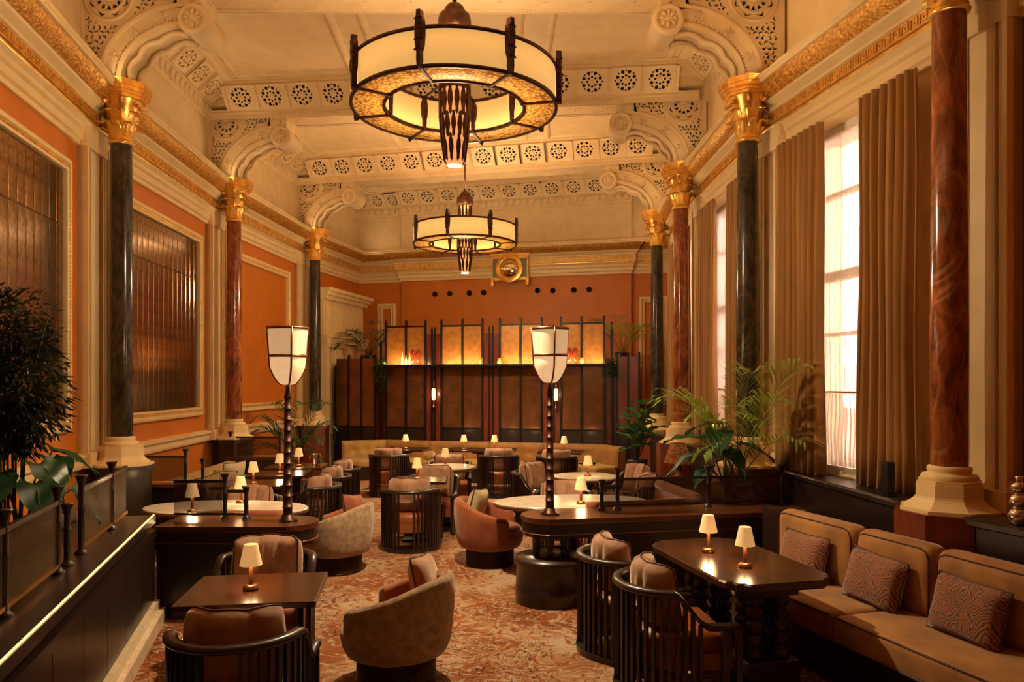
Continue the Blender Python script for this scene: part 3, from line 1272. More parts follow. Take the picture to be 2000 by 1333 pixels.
wall_mirror(BL[2], .52, BL[2].len - .50, 1.5, 3.98, 'tall antique strip mirror in cream frame behind the leafy shrub')
wall_mirror(BL[3], .52, BL[3].len - .50, 1.5, 3.98, 'tall antique strip mirror in cream frame between the black and red columns')
b4 = BL[4]
pn = thing('wall_panel', 'tall orange wall panel in carved cream frame beside the dark column', 'panel', b4.p(b4.len / 2, 0, 1.5))
fr = frame_part(b4, .55, b4.len - .55, 1.5, 3.98, pn)
fr.matrix_basis = Matrix.Translation(-Vector(pn.location))
for bay, u0, u1, lab in ((BE[0], .50, .93, 'narrow cream framed panel left of the mesh screen on the end wall'), (BE[2], .18, .75, 'narrow cream framed panel right of the mesh screen on the end wall')):
    pn = thing('wall_panel', lab, 'panel', bay.p((u0 + u1) / 2, 0, 1.5))
    fr = frame_part(bay, u0, u1, 1.5, 3.72, pn)
    fr.matrix_basis = Matrix.Translation(-Vector(pn.location))

# ---- cream doorcase in the far left corner ------------------------------------------------
b5 = BL[5]
mb = MB()
mb.x = b5.x
mb.mi = 0
mb.box(.42, 2.30, 0, .30, 0, 3.75)
for u in (.42, .62, .98, 1.9, 2.1):
    mb.box(u, u + .15, .30, .37, .25, 2.75)
    mb.box(u - .02, u + .17, .30, .39, 0, .25)
    mb.box(u - .02, u + .17, .30, .40, 2.66, 2.75)
mb.box(.38, 2.34, 0, .40, 2.75, 2.85)
mb.box(.36, 2.36, 0, .44, 2.85, 2.90)
for u in (.45, .65, 1.0, 1.95, 2.12):
    mb.box(u, u + .10, .30, .34, 2.98, 3.5)
mb.box(1.2, 1.85, .30, .33, 3.0, 3.5)
mb.box(.36, 2.36, 0, .38, 3.6, 3.68)
mb.box(.32, 2.40, 0, .44, 3.68, 3.75)
mb.box(.30, 2.42, 0, .50, 3.75, 3.82)
mb.x = None
d1 = tag(mb.obj('door_1', 'cream'), 'tall cream classical doorcase in the far corner beside the screen', 'doorcase', kind='structure')
mb = MB()
mb.x = b5.x
mb.box(1.14, 1.88, .30, .315, .05, 2.66)
for z0, z1 in ((.2, 1.0), (1.15, 2.5)):
    for u in (1.2, 1.54):
        mb.box(u, u + .28, .315, .33, z0, z1, .01)
mb.x = None
mb.obj('door_leaf', 'cream', d1)

# ---- end wall: round mirror on a bracketed plaque, eight black spotlights ---------------------
bm_ = BE[1]


def end_at(px, z, n):
    """point on the projecting end wall seen at pixel column px"""
    k = (px - HX) / F
    a = bm_.a + bm_.n * n
    # a + u t : X = k Y
    t = (k * a.y - a.x) / (bm_.u.x - k * bm_.u.y)
    return bm_.a + bm_.u * t + bm_.n * n + UP * z, t


p, t0 = end_at(997, 4.36, .14)
r = thing('round_mirror', 'round convex mirror in gilt ring on a bracketed plaque above the screen', 'mirror', (p.x, p.y, 4.10), atan2(bm_.u.y, bm_.u.x))
mb = MB()
mb.box(-.40, .40, -.06, .04, .02, .56)
mb.box(-.43, .43, -.10, .04, .54, .58)
for s in (-1, 1):
    mb.box(s * .385 - .035, s * .385 + .035, -.10, .0, -.10, .06, .02)
mb.obj('plaque', 'gold', r)
mb = MB()
mb = None
for s in (-1, 1):
    mb = MB()
    mb.box(s * .28 - .09, s * .28 + .09, -.075, -.05, .08, .48)
    mb.obj('inlay', 'bluegrey', r)
mb = MB()
mb.x = Matrix.Translation((0, -.06, .26)) @ Matrix.Rotation(pi / 2, 4, 'X')
mb.lathe([(.195, 0), (.195, .05), (.215, .075), (.245, .075), (.26, .06), (.285, .07), (.30, .055), (.30, 0)], 36)
mb.obj('gilt_ring', 'gold', r)
mb = MB()
mb.x = Matrix.Translation((0, -.06, .26)) @ Matrix.Rotation(pi / 2, 4, 'X')
mb.lathe([(.2 * sin(a), .02 + .08 * cos(a)) for a in [pi / 2 * q / 8 for q in range(8, -1, -1)]], 32)
M['silver'] = mat('silver_mirror', srgb(225, 205, 175), .08, 1.0)
mb.obj('convex_glass', 'silver', r)
sp = MB()
sp.x = Matrix.Rotation(pi / 2, 4, 'X')
sp.lathe([(.058, 0), (.058, .03), (.05, .035), (.042, .03), (.038, -.0), (0, -.0)], 20)
spm = sp.mesh('housing', 'black')
ln = MB()
ln.x = Matrix.Rotation(pi / 2, 4, 'X')
ln.lathe([(.03, .002), (.026, .012), (0, .018)], 14)
lnm = ln.mesh('lens', 'black')
SPL = ['outermost on the doorcase side', 'second from the doorcase side', 'third from the doorcase side', 'nearest the round mirror on the doorcase side', 'nearest the round mirror on the window side', 'third from the window side', 'second from the window side', 'outermost on the window side']
for sl_, px, py in zip(SPL, (850, 879, 917, 945, 1050, 1080, 1121, 1151), (575, 574, 573, 572, 568, 568, 567, 566)):
    p, t = end_at(px, 0, .0)
    z = HC - (py - HY) / F * p.y
    g = thing('wall_spotlight', 'small black wall spotlight above the screen, ' + sl_, 'spotlight', (p.x, p.y, z), atan2(bm_.u.y, bm_.u.x), 'black wall spotlights above the screen')
    link('housing', spm, g)
    link('lens', lnm, g)

# ---- pierced vent in the upper wall beyond the near black column -----------------------------
rnd = random.Random(9)
hl = []
for i in range(5):
    for j in range(11):
        x, z = -.13 + i * .058 + (j % 2) * .02, .05 + j * .06
        if abs(x) < .13:
            hl.append(comma(x, z, .024, rnd.uniform(0, 6.28)))
vs, fs = plate([[(-.18, 0), (.18, 0), (.18, .72), (-.18, .72)]] + hl, .02)
mb = MB()
mb.x = BL[3].x @ Matrix.Translation((.55, .03, 4.92))
mb.add([(a, c, b) for a, b, c in vs], fs)
for (a, b, c, d) in ((-.2, .2, -.02, .02), (-.2, .2, .70, .74), (-.2, -.16, -.02, .74), (.16, .2, -.02, .74)):
    mb.box(a, b, -.03, .015, c, d)
mb.x = None
tag(mb.obj('wall_vent', 'plaster'), 'pierced plaster vent panel in the upper wall beside the near black column', 'vent')
# ================================================================== WINDOWS
WINLAB = {2: 'tall white framed window beside the large palm', 3: 'tall white framed window between the dark and far red columns', 4: 'tall white framed window farthest along, mostly behind a column'}
CURLAB = {2: ('near', 'beside the palm'), 3: ('middle', 'beyond the dark green column'), 4: ('far', 'beyond the far red column')}
wn = 1
for k in (2, 3, 4):
    b = BR[k]
    u0, u1, z0, z1 = OPEN[k]
    mb = MB()
    mb.x = b.x
    mb.box(u0, u0 + .07, -.24, -.08, z0, z1)
    mb.box(u1 - .07, u1, -.24, -.08, z0, z1)
    mb.box(u0, u1, -.24, -.08, z1 - .09, z1)
    mb.box(u0, u1, -.24, -.02, z0, z0 + .07)
    um = (u0 + u1) / 2
    for zz, h in ((2.38, .03), (2.90, .085), (3.62, .035)):
        mb.box(u0, u1, -.20, -.12, zz - h / 2, zz + h / 2)
    mb.box(um - .025, um + .025, -.20, -.12, z0, z1)
    mb.x = None
    wo = tag(mb.obj('window_%d' % wn, 'white_paint'), WINLAB[k], 'window', kind='structure')
    zz = [z0 + .07, 2.365, 2.86, 3.60, z1 - .09]
    for s in range(2):
        for q in range(4):
            g = MB()
            g.x = b.x
            ua, ub = (u0 + .07, um - .025) if s == 0 else (um + .025, u1 - .07)
            g.box(ua, ub, -.165, -.158, zz[q], zz[q + 1])
            g.obj('pane', 'glass', wo)
    wn += 1

    # curtains: pleated velvet, lined, with a white voile and a short cafe curtain
    def drape(ua, ub, za, zb, n0, amp, per, seed, flare=.0, name='curtain', m='curtain', label='', thick=.012, group=None):
        rnd = random.Random(seed)
        ph = [rnd.uniform(0, 6.28) for _ in range(4)]
        mb = MB()
        mb.x = b.x
        nu = max(24, int((ub - ua) / .010))

        def fn(s, t, off=0):
            u = ua + (ub - ua) * s
            w = sin(2 * pi * u / per + ph[0] + .5 * sin(3.1 * u + ph[1]))
            w = (abs(w) ** .75) * (1 if w > 0 else -1)
            n = n0 + amp * w * (.65 + .45 * (1 - t)) + amp * .3 * sin(2 * pi * u / (per * .37) + ph[2]) * (1 - t * .5)
            uu = u + (u - (ua + ub) / 2) * flare * (1 - t) + .012 * sin(7 * t + ph[3] + 9 * u)
            return (uu, n + off, za + (zb - za) * t)
        mb.grid(lambda s, t: fn(s, t), nu, 10)
        o = mb.obj(name, m)
        sol = o.modifiers.new('thickness', 'SOLIDIFY')
        sol.thickness = thick
        sol.offset = 0
        return tag(o, label, 'curtain', group)
    L = b.len
    nm, wh = CURLAB[k]
    drape(L * .575, L * .80, 1.155, 4.19, .14, .045, .085, k * 10 + 1, .05, label='full-length brown velvet curtain on the near side of the window ' + wh, group='velvet curtains')
    drape(L * .09, L * .36, 1.155, 4.19, .14, .045, .085, k * 10 + 2, .05, label='full-length brown velvet curtain on the far side of the window ' + wh, group='velvet curtains')
    drape(u0 + .05, u1 - .05, 1.24, 4.12, -.05, .014, .07, k * 10 + 3, 0, 'voile_curtain', 'sheer', 'white see-through voile hanging in the window ' + wh, .001, 'white voiles')
    drape(u0 + .05, u1 - .05, 1.24, 1.86, .0, .016, .05, k * 10 + 4, 0, 'cafe_curtain', 'sheer', 'short white cafe curtain across the lower part of the window ' + wh, .001, 'white cafe curtains')
    mb = MB()
    mb.x = b.x
    mb.tube([(u0, .0, 1.87), (u1, .0, 1.87)], .008, 8)
    mb.x = None
    tag(mb.obj('curtain_rod', 'brass'), 'thin brass rod of the cafe curtain in the window ' + wh, 'rod', 'cafe curtain rods')
    # portal so that daylight is found efficiently (gives off no light of its own)
    ld = bpy.data.lights.new('daylight_portal', 'AREA')
    ld.shape = 'RECTANGLE'
    ld.size, ld.size_y = u1 - u0, z1 - z0
    ld.cycles.is_portal = True
    c = b.p((u0 + u1) / 2, -.3, (z0 + z1) / 2)
    lo = link('daylight_portal', ld, loc=c)
    lo.rotation_euler = (b.n).to_track_quat('-Z', 'Y').to_euler()

# ---- building across the courtyard -------------------------------------------------
fb = Bay(V2(10.6, 34), V2(9.2, 0))
r = thing('opposite_building', 'red brick building with pale stone bands outside the windows', 'building', fb.p(14, 0, -3))
inv = Matrix.Translation(-Vector(r.location))
mb = MB()
mb.x = inv @ fb.x
mb.box(0, fb.len, -.6, 0, -3, 11)
mb.obj('brick_wall', 'brick', r)
for z, h in ((1.2, .4), (2.5, .5), (4.4, .6), (6.5, .6), (8.4, .7)):
    mb = MB()
    mb.x = inv @ fb.x
    mb.box(0, fb.len, -.1, .06, z, z + h)
    mb.obj('stone_band', 'stone', r)
cp = MB()
cp.box(-.5, .5, 0, .35, 0, .12)
cp.box(-.42, .42, 0, .3, .12, .2)
for q in range(5):
    cp.tube([(-.34 + q * .17, .2, -.55), (-.34 + q * .17, .3, -.25), (-.36 + q * .18, .36, -.02)], [.03, .08, .05], 7)
cp.box(-.3, .3, 0, .22, -1.2, -.05)
cpm = cp.mesh('stone_capital', 'stone')
for u in range(2, int(fb.len), 3):
    link('stone_capital', cpm, r, mw=inv @ fb.x @ Matrix.Translation((u, 0, 9.4)))

# ---- dark wooden ledge under the windows ----------------------------------------------
mb = MB()
mb.sweep([(0, 1.15), (.50, 1.15), (.53, 1.135), (.53, 1.105), (.49, 1.09), (.49, .27), (.51, .27), (.51, .15)], [(o, a * {iRE + 3: .32, iRE + 2: .62, iRE + 4: .92}.get(q + iRE, 1), u) for q, (o, a, u) in enumerate(path(iRE, iRE + 5))])
lg = tag(mb.obj('trim_30', 'darkwood'), 'dark wooden window ledge and panelled casing along the window wall', 'ledge', kind='structure')
for i in (2, 3, 4, 5):
    wf = wall_frame('R', i, CR[i])
    mb = MB()
    mb.x = wf
    mb.prism([(.33 * cos(pi / 8 + q * pi / 4), OFF + .33 * sin(pi / 8 + q * pi / 4)) for q in range(8)], FZ, ZP)
    mb.obj('ledge_bay', 'mahogany', lg)

# ================================================================== CHANDELIERS
M['chand_glass'] = mat('milky_glass', srgb(240, 205, 130), .35, emit=.27, ecol=(1.0, .54, .15, 1))
M['chand_amber'] = None


def amber_mat():
    m, nt, b = newmat('hammered_amber_glass')
    L = nt.links
    tc = nt.nodes.new('ShaderNodeTexCoord')
    n = nt.nodes.new('ShaderNodeTexVoronoi')
    n.inputs['Scale'].default_value = 42
    L.new(tc.outputs['Object'], n.inputs['Vector'])
    r = nt.nodes.new('ShaderNodeValToRGB')
    e = r.color_ramp.elements
    e[0].position, e[1].position = .1, .75
    e[0].color, e[1].color = (1.0, .46, .07, 1), (.30, .085, .006, 1)
    L.new(n.outputs['Distance'], r.inputs['Fac'])
    L.new(r.outputs['Color'], b.inputs['Base Color'])
    L.new(r.outputs['Color'], b.inputs['Emission Color'])
    b.inputs['Emission Strength'].default_value = .30
    b.inputs['Roughness'].default_value = .6
    return m


M['chand_amber'] = amber_mat()
M['chand_core'] = mat('glowing_tube', srgb(255, 190, 110), .4, emit=.34, ecol=(1.0, .40, .12, 1))


def lens_profile(h, w):
    """outline of an art-deco leaf clasp, 0..h high"""
    return [(0, 0), (.22 * w, .05 * h), (.3 * w, .16 * h), (.28 * w, .3 * h), (.42 * w, .4 * h), (.48 * w, .56 * h), (.5 * w, .75 * h), (.42 * w, .87 * h), (.34 * w, .9 * h), (.3 * w, 1.0 * h)]


def chandelier_root(label, loc, rz):
    R, RI, HB = .80, .55, .265
    r = thing('chandelier', label, 'chandelier', loc, rz, 'ring chandeliers')
    # loc = centre of the ring underside
    mb = MB()
    for rr, z in ((R, 0), (R, HB), (RI, 0), (RI, HB)):
        mb.lathe([(rr - .012, z - .012), (rr + .012, z - .012), (rr + .012, z + .012), (rr - .012, z + .012), (rr - .012, z - .012)], 64, cap=False)
    mb.obj('ring_frame', 'bronze', r)
    g, gi, am = MB(), MB(), MB()
    a1 = pi / 4
    g.lathe([(R - .006, .01), (R + .002, .01), (R + .002, HB - .01), (R - .006, HB - .01), (R - .006, .01)], 12, a0=.012, a1=a1 - .012)
    gi.lathe([(RI - .004, .01), (RI + .004, .01), (RI + .004, HB - .01), (RI - .004, HB - .01), (RI - .004, .01)], 12, a0=.012, a1=a1 - .012)
    am.lathe([(RI + .01, 0), (R - .01, 0), (R - .01, .008), (RI + .01, .008), (RI + .01, 0)], 12, a0=.012, a1=a1 - .012)
    gm, gim, amm = g.mesh('glass_panel', 'chand_glass'), gi.mesh('inner_glass_panel', 'chand_glass'), am.mesh('amber_panel', 'chand_amber')
    cl = MB()
    half = lens_profile(.40, .085)
    prof = half + [(-x, z) for x, z in half[::-1] if abs(x) > 1e-6]
    n = len(prof)
    cl.add([(R + .012, x, z - .03) for x, z in prof] + [(R + .05, x * .55, z - .03) for x, z in prof],
           [tuple(range(n, 2 * n))] + [(i, (i + 1) % n, n + (i + 1) % n, n + i) for i in range(n)])
    for z in (.10, .17, .24, .31):
        cl.tube([(R + .04, -.03, z), (R + .052, 0, z + .012), (R + .04, .03, z)], .008, 6)
    clm = cl.mesh('leaf_clasp', 'bronze')
    ci = MB()
    half = lens_profile(.26, .07)
    prof = half + [(-x, z) for x, z in half[::-1] if abs(x) > 1e-6]
    ci.add([(RI - .006, x, z) for x, z in prof] + [(RI - .03, x * .55, z) for x, z in prof],
           [tuple(range(n, 2 * n))] + [(i, (i + 1) % n, n + (i + 1) % n, n + i) for i in range(n)])
    cim = ci.mesh('inner_clasp', 'bronze')
    br = MB()
    br.box(RI - .02, R + .03, -.010, .010, -.016, .012)
    brm = br.mesh('radial_bar', 'bronze')
    br = MB()
    br.box(.1, R, -.007, .007, HB - .004, HB + .010)
    spm_ = br.mesh('spoke', 'bronze')
    for q in range(8):
        a = q * pi / 4
        for nm, m in (('glass_panel', gm), ('inner_glass_panel', gim), ('amber_panel', amm), ('leaf_clasp', clm), ('inner_clasp', cim), ('radial_bar', brm), ('spoke', spm_)):
            link(nm, m, r, rot=(0, 0, a))
    # centre stem, cap, glowing drop
    mb = MB()
    mb.lathe([(.11, .30), (.125, .28), (.125, .16), (.125, .14)], 24)
    mb.lathe([(.0, .82), (.05, .82), (.07, .80), (.085, .77), (.085, .74), (.12, .735), (.13, .70), (.13, .62), (.11, .60)], 24)
    for q in range(4):
        a = q * pi / 2
        mb.tube([(.09 * cos(a), .09 * sin(a), .28), (.10 * cos(a), .10 * sin(a), .62)], .012, 6)
    mb.obj('hub', 'bronze', r)
    mb = MB()
    mb.tube([(0, 0, .80), (0, 0, ZC - loc[2])], .016, 10)
    mb.lathe([(.016, ZC - loc[2] - .12), (.06, ZC - loc[2] - .10), (.075, ZC - loc[2] - .02), (.075, ZC - loc[2])], 16)
    mb.obj('rod', 'bronze', r)
    mb = MB()
    mb.lathe([(.095, .60), (.085, .32), (.108, .15), (.105, -.1), (.09, -.25), (.065, -.42), (.06, -.45), (.045, -.45)], 24)
    mb.obj('glowing_drop', 'chand_core', r)
    lz = MB()

    def loz(w, h):
        return [(0, 0), (w * .3, h * .1), (w * .26, h * .22), (w * .5, h * .5), (w * .4, h * .72), (w * .22, h * .85), (w * .3, h * .94), (0, h)]

    def strip(z1, z0, r1, r0, cnt, w, off):
        pr = loz(w, 1)
        full = pr + [(-x, z) for x, z in pr[::-1] if x > 1e-6]
        m = len(full)
        mb = MB()
        vs = []
        for d in (.004, .02):
            for x, t in full:
                rr = r1 + (r0 - r1) * (1 - t) + d
                mb_a = x / rr
                vs.append((rr * cos(mb_a), rr * sin(mb_a), z0 + (z1 - z0) * t))
        mb.add(vs, [tuple(range(m, 2 * m))] + [(i, (i + 1) % m, m + (i + 1) % m, m + i) for i in range(m)])
        me = mb.mesh('bronze_leaf', 'bronze')
        for q in range(cnt):
            link('bronze_leaf', me, r, rot=(0, 0, off + 2 * pi * q / cnt))
    strip(.16, -.08, .108, .106, 14, .042, 0)
    strip(-.05, -.25, .107, .092, 14, .040, pi / 14)
    strip(-.22, -.43, .094, .066, 10, .036, 0)
    strip(.60, .34, .097, .088, 12, .036, 0)
    return r


def chandelier(label, loc, rz):
    r = chandelier_root(label, loc, rz)
    for q in range(4):
        a = q * pi / 2 + pi / 8
        ld = bpy.data.lights.new('chandelier_bulb', 'POINT')
        ld.energy = W_CHAND
        ld.color = (1, .70, .40)
        ld.shadow_soft_size = .05
        link('chandelier_bulb', ld, r, loc=(.675 * cos(a), .675 * sin(a), .19))
    ld = bpy.data.lights.new('added_fill_lamp', 'POINT')  # added fill lamp below the drop, brightens walls and cornice
    ld.energy = W_FILL
    ld.color = (1, .77, .47)
    ld.shadow_soft_size = .05
    link('added_fill_lamp', ld, r, loc=(0, 0, -.47))
    ld = bpy.data.lights.new('added_fill_beam', 'SPOT')  # added fill spot for the lower half of the room
    ld.energy = W_FILL_DOWN
    ld.color = (1, .77, .47)
    ld.spot_size = radians(130)
    ld.spot_blend = .7
    ld.shadow_soft_size = .04
    link('added_fill_beam', ld, r, loc=(0, 0, -.475))
    return r


chandelier('large ring chandelier of milky glass and bronze hanging over the near tables', (-.452, 5.85, 4.11), radians(-112.5 + 10))
chandelier('smaller looking ring chandelier hanging in front of the bronze screen', (-.735, 11.6, 4.11), radians(-112.5 + 8))

# ---- uplighters at the column bases --------------------------------------------------
for side, i, c in COLS:
    n = (CEN - c).normalized() * (1 if side == 'L' else -1)
    ld = bpy.data.lights.new('column_uplight', 'SPOT')
    ld.energy = W_COLUMN
    ld.color = (1, .70, .38)
    ld.spot_size = radians(24)
    ld.spot_blend = .6
    ld.shadow_soft_size = .03
    p = c + n * .34
    o = link('column_uplight', ld, loc=(p.x, p.y, 1.5))
    tgt = c + n * .02 + UP * 4.55
    o.rotation_euler = (tgt - Vector(o.location)).to_track_quat('-Z', 'Y').to_euler()
# ================================================================== FURNITURE
# heights of furniture are metres above the carpet, FZ is the carpet's level
M['velvet'] = mat('taupe_velvet', srgb(176, 132, 102), .75, sheen=.9, col2=srgb(140, 98, 72), nscale=7, bump=.12, bscale=30)
M['leather'] = mat('tan_leather', srgb(150, 84, 46), .42, col2=srgb(124, 64, 34), nscale=8, bump=.08, bscale=50)
M['rust_velvet'] = mat('rust_velvet', srgb(150, 78, 36), .7, sheen=.6, col2=srgb(126, 60, 26), nscale=6, bump=.06)
M['chenille'] = mat('taupe_chenille', srgb(168, 142, 112), .9, sheen=.6, col2=srgb(134, 110, 84), nscale=22, bump=.45, bscale=120)
M['gold_velvet'] = mat('gold_velvet', srgb(170, 116, 48), .72, sheen=.8, col2=srgb(132, 84, 32), nscale=5, bump=.05)
M['piping'] = mat('dark_piping', srgb(70, 36, 18), .6)
M['table_wood'] = mat('table_wood', srgb(72, 40, 22), .24, col2=srgb(50, 27, 15), nscale=5, stretch=(1.5, 12, 1), coat=.3)
M['marble_top'] = marble('cream_marble_top', srgb(206, 192, 170), srgb(222, 210, 190), srgb(170, 150, 126), 1.5)
M['chrome'] = mat('chrome', srgb(215, 208, 198), .1, 1.0)
M['bronze_dark'] = mat('dark_bronze', srgb(74, 46, 32), .38, .7, col2=srgb(50, 30, 20), nscale=12)
M['lamp_metal'] = mat('copper_bronze', srgb(150, 96, 62), .3, .9)


def shade_mat(name, e, col):
    m, nt, b = newmat(name)
    b.inputs['Base Color'].default_value = srgb(240, 215, 170)
    b.inputs['Roughness'].default_value = .8
    b.inputs['Emission Color'].default_value = col
    b.inputs['Emission Strength'].default_value = e
    return m


M['shade'] = shade_mat('pleated_lampshade', .19, (1, .54, .18, 1))


def zebra_mat(name, c0, c1):
    m, nt, b = newmat(name)
    L = nt.links
    tc = nt.nodes.new('ShaderNodeTexCoord')
    wv = nt.nodes.new('ShaderNodeTexWave')
    wv.wave_type = 'BANDS'
    wv.bands_direction = 'Z'
    wv.inputs['Scale'].default_value = 15
    wv.inputs['Distortion'].default_value = 0
    sx = nt.nodes.new('ShaderNodeSeparateXYZ')
    L.new(tc.outputs['Object'], sx.inputs['Vector'])
    # chevrons: z + |triangle(x)| with noise
    pp = nt.nodes.new('ShaderNodeMath')
    pp.operation = 'PINGPONG'
    pp.inputs[1].default_value = .085
    L.new(sx.outputs['X'], pp.inputs[0])
    nz = nt.nodes.new('ShaderNodeTexNoise')
    nz.inputs['Scale'].default_value = 9
    L.new(tc.outputs['Object'], nz.inputs['Vector'])
    m1 = nt.nodes.new('ShaderNodeMath')
    m1.operation = 'MULTIPLY_ADD'
    m1.inputs[1].default_value = .15
    L.new(nz.outputs['Fac'], m1.inputs[0])
    L.new(pp.outputs[0], m1.inputs[2])
    m2 = nt.nodes.new('ShaderNodeMath')
    m2.operation = 'ADD'
    L.new(sx.outputs['Z'], m2.inputs[0])
    L.new(m1.outputs[0], m2.inputs[1])
    cx = nt.nodes.new('ShaderNodeCombineXYZ')
    L.new(m2.outputs[0], cx.inputs['Z'])
    L.new(cx.outputs[0], wv.inputs['Vector'])
    r = nt.nodes.new('ShaderNodeValToRGB')
    e = r.color_ramp.elements
    e[0].position, e[1].position = .3, .55
    e[0].color, e[1].color = c1, c0
    L.new(wv.outputs['Fac'], r.inputs['Fac'])
    L.new(r.outputs['Color'], b.inputs['Base Color'])
    b.inputs['Roughness'].default_value = .75
    b.inputs['Sheen Weight'].default_value = .5
    return m


M['zebra'] = zebra_mat('tiger_velvet', srgb(146, 84, 36), srgb(66, 32, 14))
M['zebra_olive'] = zebra_mat('olive_tiger_velvet', srgb(150, 118, 52), srgb(88, 64, 28))
M['olive_velvet'] = mat('mustard_velvet', srgb(176, 138, 62), .7, sheen=.7, col2=srgb(146, 108, 44), nscale=6, bump=.1)
M['pale_linen'] = mat('pale_linen', srgb(196, 180, 140), .85, col2=srgb(176, 158, 118), nscale=8)

# the mesh of one slat etc. is shared by all chairs of a kind


def curved_pillow(w, h, t, rad, lobes=3, nx=40, nz=16):
    """back cushion that follows a round back; front faces +y, standing on z=0; returns MB"""
    mb = MB()

    def shape(side):
        def fn(s, q):
            x = (s - .5) * 2
            z = q * 2 - 1
            ex = max(0, 1 - abs(x) ** 3.2)
            ez = max(0, 1 - abs(z) ** 2.6)
            puff = (ex * ez) ** .42
            gath = 1 - .26 * (abs(cos(pi * (x * .5 + .5) * lobes)) ** 16) * min(1, max(0, .5 + z)) - .10 * (abs(cos(math.atan2(z + .3, x) * 4.5)) ** 12) * ex
            dim = 1 - .35 * math.exp(-((x / .18) ** 2 + ((z + .25) / .22) ** 2))
            th = t / 2 * puff * gath * dim
            topw = 1 + .05 * (abs(sin(pi * (x * .5 + .5) * lobes)) ** .7 - .6) * max(0, z)
            zz = h * (.5 + z * .5 * topw * (1 - .06 * abs(x) ** 4))
            a = x * w / 2 / rad
            rr = rad - side * th
            lean = .06 * (zz / h)
            return (rr * sin(a), -rr * cos(a) * 1.0 + rad - lean, zz)
        return fn
    mb.grid(shape(1), nx, nz)
    mb.grid(shape(-1), nx, nz)
    # piping around the edge
    pts = []
    f0 = shape(0)
    N = 14
    edge = [(i / N, 0) for i in range(N)] + [(1, i / N) for i in range(N)] + [(1 - i / N, 1) for i in range(N)] + [(0, 1 - i / N) for i in range(N)]
    pts = [f0(*e) for e in edge] + [f0(0, 0)]
    return mb, pts


def pillow(w, h, t, nx=16, nz=12, p=3.0, tufts=()):
    """loose square cushion standing on z=0, thickness along y"""
    mb = MB()
    pts = []
    for side in (1, -1):
        def fn(s, q):
            x, z = (s - .5) * 2, (q - .5) * 2
            th = t / 2 * (max(0, 1 - abs(x) ** p) * max(0, 1 - abs(z) ** p)) ** .5
            for (tx, tz) in tufts:
                th *= 1 - .5 * math.exp(-(((x - tx) / .12) ** 2 + ((z - tz) / .15) ** 2))
            k = 1 - .06 * (1 - abs(x)) * abs(z)
            k2 = 1 - .06 * (1 - abs(z)) * abs(x)
            return (x * w / 2 * k2, side * th, h / 2 + z * h / 2 * k)
        mb.grid(fn, nx, nz)
        f0 = fn
    N = 10
    edge = [(i / N, 0) for i in range(N)] + [(1, i / N) for i in range(N)] + [(1 - i / N, 1) for i in range(N)] + [(0, 1 - i / N) for i in range(N)] + [(0, 0)]
    pts = [f0(*e) for e in edge]
    return mb, pts


def piped(mbp, name, m, parent, mpipe='piping', r=.006, **kw):
    mb, pts = mbp
    o = mb.obj(name, m, parent, **kw)
    pm = MB()
    pm.tube(pts, r, 6, cap=False)
    pm.obj('piping', mpipe, o)
    return o


def rbox(x0, x1, y0, y1, z0, z1, b, seg=3):
    bm = bmesh.new()
    bmesh.ops.create_cube(bm, size=1)
    for q in bm.verts:
        q.co = Vector(((x0 + x1) / 2 + q.co.x * (x1 - x0), (y0 + y1) / 2 + q.co.y * (y1 - y0), (z0 + z1) / 2 + q.co.z * (z1 - z0)))
    bmesh.ops.bevel(bm, geom=bm.edges[:], offset=b, segments=seg, affect='EDGES', profile=.5)
    bm.verts.index_update()
    mb = MB()
    mb.add([q.co.copy() for q in bm.verts], [[q.index for q in f.verts] for f in bm.faces], True)
    bm.free()
    return mb


# ---------------------------------------------------------------- barrel chair (front = +y)
RC = .305


def horseshoe(t):
    """plan of the chair: t 0..1 from the right front post round the back to the left front post"""
    s0, arc = .30, pi * RC
    L = 2 * s0 + arc
    d = t * L
    if d < s0:
        return Vector((RC, .29 - d, 0)), Vector((1, 0, 0))
    if d > s0 + arc:
        return Vector((-RC, -.01 + (d - s0 - arc), 0)), Vector((-1, 0, 0))
    a = (d - s0) / RC
    return Vector((RC * cos(a), -.01 - RC * sin(a), 0)), Vector((cos(a), -sin(a), 0))


def rail_z(t):
    """arm swoops down to the front"""
    d = min(t, 1 - t) / .30
    if d > 1:
        return .645
    k = min(1, max(0, (d - .35) / .45))
    k = k * k * (3 - 2 * k)
    return .46 + .185 * k


